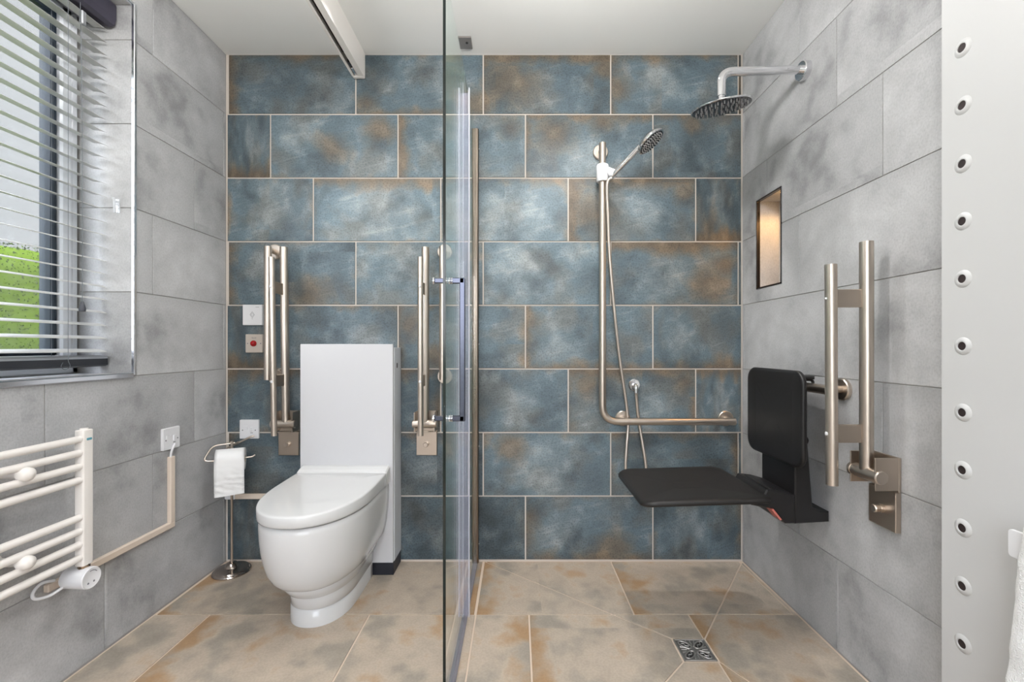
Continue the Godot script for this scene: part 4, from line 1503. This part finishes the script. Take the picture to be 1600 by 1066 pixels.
# ================================ rails ===========================================
# A drop-down support rail folded up: frame x across, y up, z out of the wall; the origin is the wall under the hinge.
func folding_rail(called: String, label: String, xf: Transform3D, tall: float, lean: float, turned: bool, shift := 0.0) -> void:
	var o := thing(called, label, "support rail", Vector3.ZERO, "folded drop-down support rails")
	o.transform = xf
	var st := mb()
	box(st, Vector3(0, 0.058, 0.0085), Vector3(0.096, 0.112, 0.016), 0.0015)
	box(st, Vector3(0, 0.163, 0.004), Vector3(0.096, 0.098, 0.0076), 0.001)
	var pl := part("base_plate", st, "steel_plate", o)
	for s in [-1, 1]:
		st = mb()
		box(st, Vector3(s * 0.0455, 0.166, 0.040), Vector3(0.005, 0.092, 0.066), 0.001)
		part("cheek", st, "steel_plate", pl)
	st = mb()
	lathe(st, Vector3(0, 0.056, 0.0165), Vector3.BACK, [Vector2(0, 0), Vector2(0.013, 0), Vector2(0.013, 0.008), Vector2(0.010, 0.008), Vector2(0.0115, 0.022), Vector2(0.0095, 0.025), Vector2(0, 0.025)], 22)
	part("lock_button", st, "steel", o)
	st = mb()
	lathe(st, Vector3(-0.056, 0.158, 0.060), Vector3.RIGHT, [Vector2(0, 0), Vector2(0.017, 0), Vector2(0.0195, 0.003), Vector2(0.0195, 0.095), Vector2(0.018, 0.095), Vector2(0.018, 0.100), Vector2(0.0195, 0.100), Vector2(0.0195, 0.109), Vector2(0.017, 0.112), Vector2(0, 0.112)], 24)
	part("hinge_barrel", st, "steel", o)
	var tip := Transform3D(Basis(Vector3.BACK, lean), Vector3(shift, 0.158, 0))
	st = mb()
	tube(st, [tip * Vector3(0, 0.0, 0.060), tip * Vector3(0, tall, 0.060)], 0.0175, 24)
	var main := part("upper_bar", st, "steel", o)
	st = mb()
	tube(st, [tip * Vector3(0, -0.035, 0.160), tip * Vector3(0, tall - 0.066, 0.163)], 0.0155 if turned else 0.0125, 24)
	var low := part("lower_bar", st, "steel", o)
	for f in ([0.25, 0.76] if not turned else [0.17, 0.755]):
		st = mb()
		box(st, Vector3(0, tall * f, 0.111), Vector3(0.007, 0.052, 0.076), 0.001, tip)
		part("link_plate", st, "steel_plate", o)
		st = mb()
		lathe(st, tip * Vector3(0, tall * f, 0.1755), Vector3.BACK, [Vector2(0, 0), Vector2(0.006, 0), Vector2(0.005, 0.002), Vector2(0, 0.003)], 14)
		part("screw_cap", st, "white_plastic", low)


func build_folding_rails() -> void:
	folding_rail("folding_rail", "folded-up steel support rail left of the cistern unit", Transform3D(Basis(), Vector3(-1.078, 0.5045, 0)), 0.815, deg_to_rad(0.7), false, 0.011)
	folding_rail("folding_rail", "folded-up steel support rail between cistern unit and glass door", Transform3D(Basis(), Vector3(-0.4266, 0.5045, 0)), 0.815, 0.0, false, 0.003)
	folding_rail("folding_rail", "folded-up steel support rail on the grey right wall beside the shower seat", Transform3D(Basis(Vector3.FORWARD, Vector3.UP, Vector3.LEFT), Vector3(RX, 0.496, 0.826)), 0.668, 0.0, true)


func flange(o: Node, at: Vector3, axis: Vector3, r := 0.036) -> void:
	var st := mb()
	lathe(st, at, axis, [Vector2(0, 0), Vector2(r, 0), Vector2(r, 0.009), Vector2(r - 0.003, 0.012), Vector2(0.013, 0.0125), Vector2(0, 0.0125)], 28)
	part("wall_flange", st, "steel", o)


func build_grab_rails() -> void:
	for q in [[-1.146, "upright steel grab rail on the blue tiles beside the wall switches"], [-0.342, "upright steel grab rail on the blue tiles partly behind the glass door"]]:
		var o := thing("grab_rail", q[1], "grab rail", Vector3(q[0], 0.866, 0), "upright steel grab rails")
		var st := mb()
		tube(st, [Vector3(0, 0, 0.068), Vector3(0, 0.614, 0.068)], 0.016, 22)
		part("rail_tube", st, "steel", o)
		for y in [0.0125, 0.602]:
			st = mb()
			tube(st, [Vector3(0, y, 0.0), Vector3(0, y, 0.066)], 0.0125, 16)
			part("post", st, "steel", o)
			flange(o, Vector3(0, y, 0), Vector3.BACK)
	# L-shaped rail that also carries the hand shower
	var o := thing("shower_rail", "long L-shaped steel grab rail holding the hand shower", "grab rail", Vector3(0.394, 0.673, 0))
	var b := Vector3(0.394, 0.673, 0)
	var st := mb()
	tube(st, rounded([Vector3(0.394, 1.958, 0.06) - b, Vector3(0.394, 0.673, 0.06) - b, Vector3(1.006, 0.673, 0.06) - b], 0.078, 14), 0.0165, 22)
	part("rail_tube", st, "steel", o)
	for p in [Vector3(0.395, 1.94, 0), Vector3(0.500, 0.679, 0), Vector3(0.988, 0.679, 0)]:
		st = mb()
		tube(st, [p - b, p - b + Vector3(0, 0, 0.058)], 0.0125, 16)
		part("post", st, "steel_plate", o)
		flange(o, p - b, Vector3.BACK)


# ================================ shower ==========================================
func build_shower() -> void:
	# slider on the rail
	var s := thing("shower_slider", "white plastic sliding holder clamped on the upright shower rail", "shower holder", Vector3(0.394, 1.818, 0.06))
	var st := mb()
	lathe(st, Vector3(0, -0.039, 0), Vector3.UP, [Vector2(0.0168, 0), Vector2(0.026, 0.0), Vector2(0.0275, 0.003), Vector2(0.0275, 0.075), Vector2(0.026, 0.078), Vector2(0.0168, 0.078), Vector2(0.0168, 0)], 28)
	part("clamp", st, "white_plastic", s)
	st = mb()
	lathe(st, Vector3(0.020, 0.012, 0.014), Vector3(0.62, -0.62, 0.35), [Vector2(0, 0), Vector2(0.014, 0.0), Vector2(0.017, 0.02), Vector2(0.0205, 0.034), Vector2(0.0185, 0.046), Vector2(0, 0.046)], 24)
	part("cradle", st, "white_plastic", s)
	# hand shower resting in it
	var head := Vector3(0.573, 1.906, 0.196)
	var n := Vector3(0.57, -0.80, 0.22).normalized()
	var joint := Vector3(0.527, 1.884, 0.165)
	var foot := Vector3(0.433, 1.795, 0.092)
	var h := thing("hand_shower", "chrome hand shower with round nozzle face tilted up from the rail", "hand shower", foot)
	st = mb()
	var dir := (joint - foot)
	var len := dir.length()
	lathe(st, Vector3.ZERO, dir, [Vector2(0, -0.012), Vector2(0.0085, -0.012), Vector2(0.0095, 0.004), Vector2(0.0115, 0.012), Vector2(0.013, len * 0.45), Vector2(0.0125, len * 0.8), Vector2(0.011, len), Vector2(0, len + 0.006)], 20)
	part("handle", st, "chrome", h)
	st = mb()
	lathe(st, head - foot, n, [Vector2(0, -0.016), Vector2(0.030, -0.016), Vector2(0.052, -0.012), Vector2(0.064, -0.002), Vector2(0.066, 0.004), Vector2(0.064, 0.009), Vector2(0.060, 0.010), Vector2(0, 0.010)], 40)
	var hd := part("head", st, "chrome", h)
	st = mb()
	lathe(st, head - foot, n, [Vector2(0, 0.0095), Vector2(0.058, 0.0095), Vector2(0.057, 0.0115), Vector2(0, 0.012)], 36)
	part("spray_face", st, "dark_chrome", hd)
	st = mb()
	nozzles(st, head - foot + n * 0.0115, n, 0.050, 5, 0.0026, 0.003)
	part("nozzles", st, "white_plastic", hd).set_meta("kind", "stuff")
	st = mb()
	tube(st, spline([joint - foot - dir.normalized() * 0.01, joint - foot + Vector3(0.012, 0.012, 0.008), head - foot - n * 0.008 + Vector3(-0.02, -0.008, -0.01)]), 0.011, 14)
	part("neck", st, "chrome", hd)
	# hose
	st = mb()
	var pts := [Vector3(0.430, 1.785, 0.090), Vector3(0.410, 1.758, 0.088), Vector3(0.4165, 1.62, 0.075), Vector3(0.427, 1.432, 0.062), Vector3(0.452, 1.18, 0.048), Vector3(0.4795, 0.965, 0.032), Vector3(0.5195, 0.693, 0.024), Vector3(0.512, 0.56, 0.035), Vector3(0.505, 0.45, 0.045), Vector3(0.522, 0.365, 0.05), Vector3(0.562, 0.345, 0.05), Vector3(0.597, 0.385, 0.045), Vector3(0.600, 0.46, 0.042), Vector3(0.585, 0.58, 0.03), Vector3(0.570, 0.68, 0.024), Vector3(0.559, 0.78, 0.030), Vector3(0.557, 0.812, 0.036)]
	tube(st, spline(pts, 8), 0.0072, 12)
	var hose := part("shower_hose", st, "hose")
	tag(hose, "silver shower hose looping down from the hand shower to the wall outlet", "hose")
	# wall outlet
	var w := thing("wall_outlet", "round chrome water outlet on the blue tiles where the hose starts", "outlet", Vector3(0.555, 0.838, 0))
	st = mb()
	lathe(st, Vector3.ZERO, Vector3.BACK, [Vector2(0, 0), Vector2(0.0275, 0), Vector2(0.0275, 0.008), Vector2(0.024, 0.011), Vector2(0, 0.012)], 28)
	part("rosette", st, "chrome", w)
	st = mb()
	tube(st, rounded([Vector3(0, 0, 0.008), Vector3(0, 0, 0.036), Vector3(0.001, -0.036, 0.036)], 0.016), 0.0095, 16)
	part("elbow", st, "chrome", w)
	# overhead shower
	var o := thing("overhead_shower", "round chrome rain shower head on a bent arm from the right wall", "shower head", Vector3(RX, 2.04, 0.467))
	var b := Vector3(RX, 2.04, 0.467)
	st = mb()
	lathe(st, Vector3.ZERO, Vector3.LEFT, [Vector2(0, 0), Vector2(0.034, 0), Vector2(0.034, 0.020), Vector2(0.031, 0.023), Vector2(0, 0.023)], 32)
	part("wall_flange", st, "chrome", o)
	st = mb()
	tube(st, rounded([Vector3(RX - 0.01, 2.044, 0.467) - b, Vector3(0.755, 2.035, 0.467) - b, Vector3(0.755, 1.945, 0.467) - b], 0.055, 12), 0.0155, 22)
	part("arm", st, "chrome", o)
	var c := Vector3(0.755, 1.908, 0.467) - b
	var dn := Vector3(0.13, -0.98, -0.165).normalized()
	st = mb()
	lathe(st, Vector3(0.755, 1.952, 0.467) - b, Vector3.DOWN, [Vector2(0, 0), Vector2(0.0125, 0), Vector2(0.0125, 0.012), Vector2(0.0105, 0.014), Vector2(0.0115, 0.030), Vector2(0.014, 0.040), Vector2(0, 0.042)], 20)
	part("ball_joint", st, "chrome", o)
	st = mb()
	lathe(st, c, dn, [Vector2(0, -0.007), Vector2(0.03, -0.006), Vector2(0.098, -0.002), Vector2(0.1055, 0.001), Vector2(0.1055, 0.004), Vector2(0.103, 0.006), Vector2(0, 0.006)], 56)
	var disc := part("head_disc", st, "chrome", o)
	st = mb()
	lathe(st, c, dn, [Vector2(0, 0.0055), Vector2(0.1015, 0.0055), Vector2(0.1005, 0.0072), Vector2(0, 0.0072)], 48)
	part("spray_face", st, "dark_chrome", disc)
	st = mb()
	nozzles(st, c + dn * 0.007, dn, 0.088, 5, 0.0026, 0.009)
	part("nozzles", st, "nozzle", disc).set_meta("kind", "stuff")


func nozzles(st: SurfaceTool, c: Vector3, n: Vector3, r: float, rings: int, size: float, tall: float) -> void:
	var a := n.cross(Vector3.RIGHT if absf(n.x) < 0.9 else Vector3.UP).normalized()
	var b := n.cross(a)
	for k in range(1, rings + 1):
		var rr := r * k / rings
		var count := k * 5 + 1
		for i in count:
			var t := TAU * i / count + k * 0.4
			lathe(st, c + (a * cos(t) + b * sin(t)) * rr, n, [Vector2(0, 0), Vector2(size, 0), Vector2(size * 0.75, tall), Vector2(0, tall)], 8)


# ================================ paper stand =====================================
func build_paper_stand() -> void:
	var at := Vector3(-1.291, 0, 0.10)
	var o := thing("paper_stand", "freestanding chrome toilet paper stand in the corner left of the toilet", "stand", at)
	var st := mb()
	lathe(st, Vector3.ZERO, Vector3.UP, [Vector2(0, 0.0), Vector2(0.076, 0.0), Vector2(0.078, 0.004), Vector2(0.076, 0.009), Vector2(0.071, 0.011), Vector2(0.068, 0.017), Vector2(0.060, 0.020), Vector2(0.030, 0.024), Vector2(0.022, 0.034), Vector2(0.020, 0.042), Vector2(0.009, 0.045), Vector2(0, 0.046)], 44)
	part("base", st, "stand_chrome", o)
	st = mb()
	lathe(st, Vector3(0, 0.045, 0), Vector3.UP, [Vector2(0, 0), Vector2(0.0055, 0), Vector2(0.0055, 0.535), Vector2(0.0085, 0.540), Vector2(0.0085, 0.546), Vector2(0, 0.548)], 16)
	part("pole", st, "steel", o)
	# the arm that carries the roll: out to the left and back underneath, ending in a free tip on the right
	var u := Vector3(0.90, 0, -0.44).normalized()     # along the roll
	var f := Vector3(0.44, 0, 0.90).normalized()      # away from the wall
	var top := Vector3(0, 0.583, 0)
	var roll := f * 0.032 + Vector3(0, 0.515, 0)
	st = mb()
	tube(st, rounded([top + u * 0.012, top - u * 0.072 + f * 0.002 + Vector3(0, -0.006, 0), roll - u * 0.104 + Vector3(0, 0.004, 0), roll - u * 0.06, roll + u * 0.083 + Vector3(0, 0.004, 0), roll + u * 0.093 + Vector3(0, 0.012, 0)], 0.022, 8), 0.0036, 12)
	part("roll_arm", st, "steel", o)
	st = mb()
	tube(st, rounded([Vector3(-0.045, 0.535, -0.03), Vector3(-0.038, 0.552, -0.02), Vector3(0.062, 0.604, -0.045), Vector3(0.072, 0.604, -0.05)], 0.012, 8), 0.0045, 12)
	part("spare_arm", st, "steel", o)
	st = mb()
	tube(st, [top + Vector3(0, -0.010, 0), top + Vector3(0.012, -0.002, -0.030)], 0.004, 10)
	part("arm_link", st, "steel", o)
	# the roll with its loose sheet
	var r := thing("toilet_roll", "white toilet paper roll with a long loose sheet hanging in front of the stand pole", "toilet roll", at + roll)
	st = mb()
	lathe(st, -u * 0.055, u, [Vector2(0.019, 0), Vector2(0.048, 0), Vector2(0.0485, 0.001), Vector2(0.0485, 0.109), Vector2(0.048, 0.110), Vector2(0.019, 0.110), Vector2(0.019, 0)], 40)
	part("paper_roll", st, "paper", r)
	st = mb()
	lathe(st, -u * 0.0552, u, [Vector2(0.0165, 0), Vector2(0.0190, 0), Vector2(0.0190, 0.1104), Vector2(0.0165, 0.1104), Vector2(0.0165, 0)], 24)
	part("core", st, "ivory_plastic", r)
	var n := FastNoiseLite.new()
	n.seed = 21
	n.frequency = 12.0
	var rings := []
	for k in 30:
		var s := k / 29.0
		var p: Vector3
		if s < 0.3:
			var a := lerpf(0.5, 1.0, s / 0.3) * PI
			p = f * (-cos(a)) * 0.0495 + Vector3(0, sin(a) * 0.0495, 0)
		else:
			p = f * (0.0495 + 0.004 * sin((s - 0.3) * 7.0)) + Vector3(0, -(s - 0.3) / 0.7 * 0.150, 0)
		var ring := PackedVector3Array()
		var row := []
		for q in 9:
			var w := (q / 8.0 - 0.5) * 0.112
			var z := n.get_noise_2d(s * 0.9, w * 2.0) * 0.006 * clampf((s - 0.3) * 3.0, 0, 1)
			row.append(p + u * w + f * z + Vector3(0, 0.006 * (q / 8.0) * clampf((s - 0.3) * 1.4, 0, 1), 0))
		for q in 9:
			ring.append(row[q])
		for q in range(8, -1, -1):
			ring.append(row[q] - f * 0.0006 if s >= 0.3 else row[q] * 0.992)
		rings.append(ring)
	st = mb()
	loft(st, rings)
	part("loose_sheet", st, "paper", r)


# ================================ plates ==========================================
func build_plates() -> void:
	# flush sensor plate with a lozenge sign
	var p := thing("flush_plate", "plain square white plate with a grey diamond sign on the blue tiles", "plate", Vector3(-1.251, 1.169, 0))
	var st := mb()
	prism(st, round_rect(-0.046, -0.0485, 0.046, 0.0485, 0.003, 4), 0.0003, 0.012, Transform3D(), 0.0015)
	part("plate", st, "white_plastic", p)
	for d in [[0.0105, 0.0145, 0.0008], [0.006, 0.0085, 0.0006]]:
		st = mb()
		tube(st, [Vector3(d[0], 0.001, 0.0121), Vector3(0, 0.001 + d[1], 0.0121), Vector3(-d[0], 0.001, 0.0121), Vector3(0, 0.001 - d[1], 0.0121)], d[2], 6, true)
		part("diamond_line", st, "print_grey", p)
	st = mb()
	box(st, Vector3(0.0, -0.0185, 0.012), Vector3(0.006, 0.0012, 0.0006), 0.0002)
	part("small_print", st, "print_grey", p)
	st = mb()
	box(st, Vector3(0.024, 0.037, 0.012), Vector3(0.017, 0.0016, 0.0006), 0.0002)
	part("small_print", st, "print_grey", p)
	# call reset plate with a red lamp
	var c := thing("call_plate", "ivory alarm plate with a red dome lamp below the diamond plate", "alarm plate", Vector3(-1.2443, 1.034, 0))
	st = mb()
	prism(st, round_rect(-0.0395, -0.0435, 0.0395, 0.0435, 0.003, 4), 0.0003, 0.011, Transform3D(), 0.0015)
	part("plate", st, "ivory_plastic", c)
	st = mb()
	lathe(st, Vector3(-0.001, 0.0, 0.0105), Vector3.BACK, [Vector2(0, 0), Vector2(0.0145, 0), Vector2(0.0140, 0.005), Vector2(0.011, 0.010), Vector2(0.006, 0.0132), Vector2(0, 0.0142)], 28)
	part("red_lamp", st, "red_lens", c)
	for x in [-0.029, 0.032]:
		st = mb()
		lathe(st, Vector3(x, 0.0, 0.011), Vector3.BACK, [Vector2(0, 0), Vector2(0.003, 0), Vector2(0.0026, 0.0008), Vector2(0, 0.0009)], 12)
		part("screw", st, "print_grey", c)
	var tm := TextMesh.new()
	var sf := SystemFont.new()
	sf.font_names = PackedStringArray(["Droid Sans"])
	tm.font = sf
	tm.text = "Reset"
	tm.font_size = 16
	tm.pixel_size = 0.00055
	tm.depth = 0.0005
	mesh_node("lettering", tm, "print_grey", c).position = Vector3(0.001, 0.0265, 0.0112)
	# fused switch low on the back wall
	var s := thing("fused_switch", "white fused switch plate on the blue tiles above the paper stand", "switch", Vector3(-1.268, 0.628, 0))
	switch_plate(s, Transform3D(), 0.090, 0.090)
	# trunking along the back wall
	var t := thing("cable_trunking", "short cream cable trunking low on the blue wall behind the paper stand", "trunking", Vector3(-1.17, 0.3105, 0))
	st = mb()
	box(st, Vector3(0.02, 0, 0.008), Vector3(0.365, 0.0235, 0.0155), 0.0025)
	part("level_run", st, "cream_plastic", t)
	st = mb()
	box(st, Vector3(-0.186, 0, 0.0085), Vector3(0.048, 0.0255, 0.0168), 0.002)
	part("end_cover", st, "white_plastic", t)


func build_drain() -> void:
	var d: Array = DRAIN
	var o := thing("floor_drain", "square ornamental metal drain grate with leaf pattern in the shower floor", "drain", Vector3((d[0] + d[2]) / 2, 0, (d[1] + d[3]) / 2))
	var st := mb()
	box(st, Vector3(0, -0.003, 0), Vector3(0.108, 0.0045, 0.106), 0.0008)
	part("plate", st, "drain_metal", o)
	st = mb()
	for e in [[0, -0.051, 0.108, 0.004], [0, 0.051, 0.108, 0.004], [-0.052, 0, 0.004, 0.106], [0.052, 0, 0.004, 0.106]]:
		box(st, Vector3(e[0], -0.001, e[1]), Vector3(e[2], 0.004, e[3]), 0.0008)
	part("rim", st, "drain_bright", o)
	for q in 4:
		var a := PI / 4 + q * PI / 2
		var dir := Vector3(cos(a), 0, sin(a))
		var side := Vector3(-sin(a), 0, cos(a))
		st = mb()
		var c := dir * 0.034
		var loop := []
		for k in 20:
			var t := TAU * k / 20.0
			loop.append(c + dir * cos(t) * 0.023 + side * sin(t) * 0.0125 + Vector3(0, 0.0003, 0))
		tube(st, loop, 0.0017, 6, true)
		tube(st, spline([c - dir * 0.013 + side * 0.003, c - dir * 0.004 - side * 0.003, c + dir * 0.004 + side * 0.003, c + dir * 0.013 - side * 0.003], 5), 0.0018, 6)
		part("leaf", st, "drain_bright", o)
		st = mb()
		var m := Vector3(cos(a + PI / 4), 0, sin(a + PI / 4))
		var ms := Vector3(-m.z, 0, m.x)
		for s in [-1, 1]:
			st = mb()
			tube(st, spline([m * 0.016 + ms * s * 0.003, m * 0.030 + ms * s * 0.010, m * 0.044 + ms * s * 0.014], 5), 0.0016, 6)
			part("scroll", st, "drain_bright", o)
		st = mb()
		tube(st, [m * 0.026, m * 0.044], 0.0018, 6)
		part("scroll", st, "drain_bright", o)
		st = mb()
		loop = []
		for k in 16:
			var t := TAU * k / 16.0
			loop.append(Vector2(cos(t) * 0.019, sin(t) * 0.009))
		prism(st, PackedVector2Array(loop), -0.0012, -0.0006, Transform3D(Basis(dir, -side, Vector3.UP), c), 0.0)
		part("opening", st, "slot_dark", o)
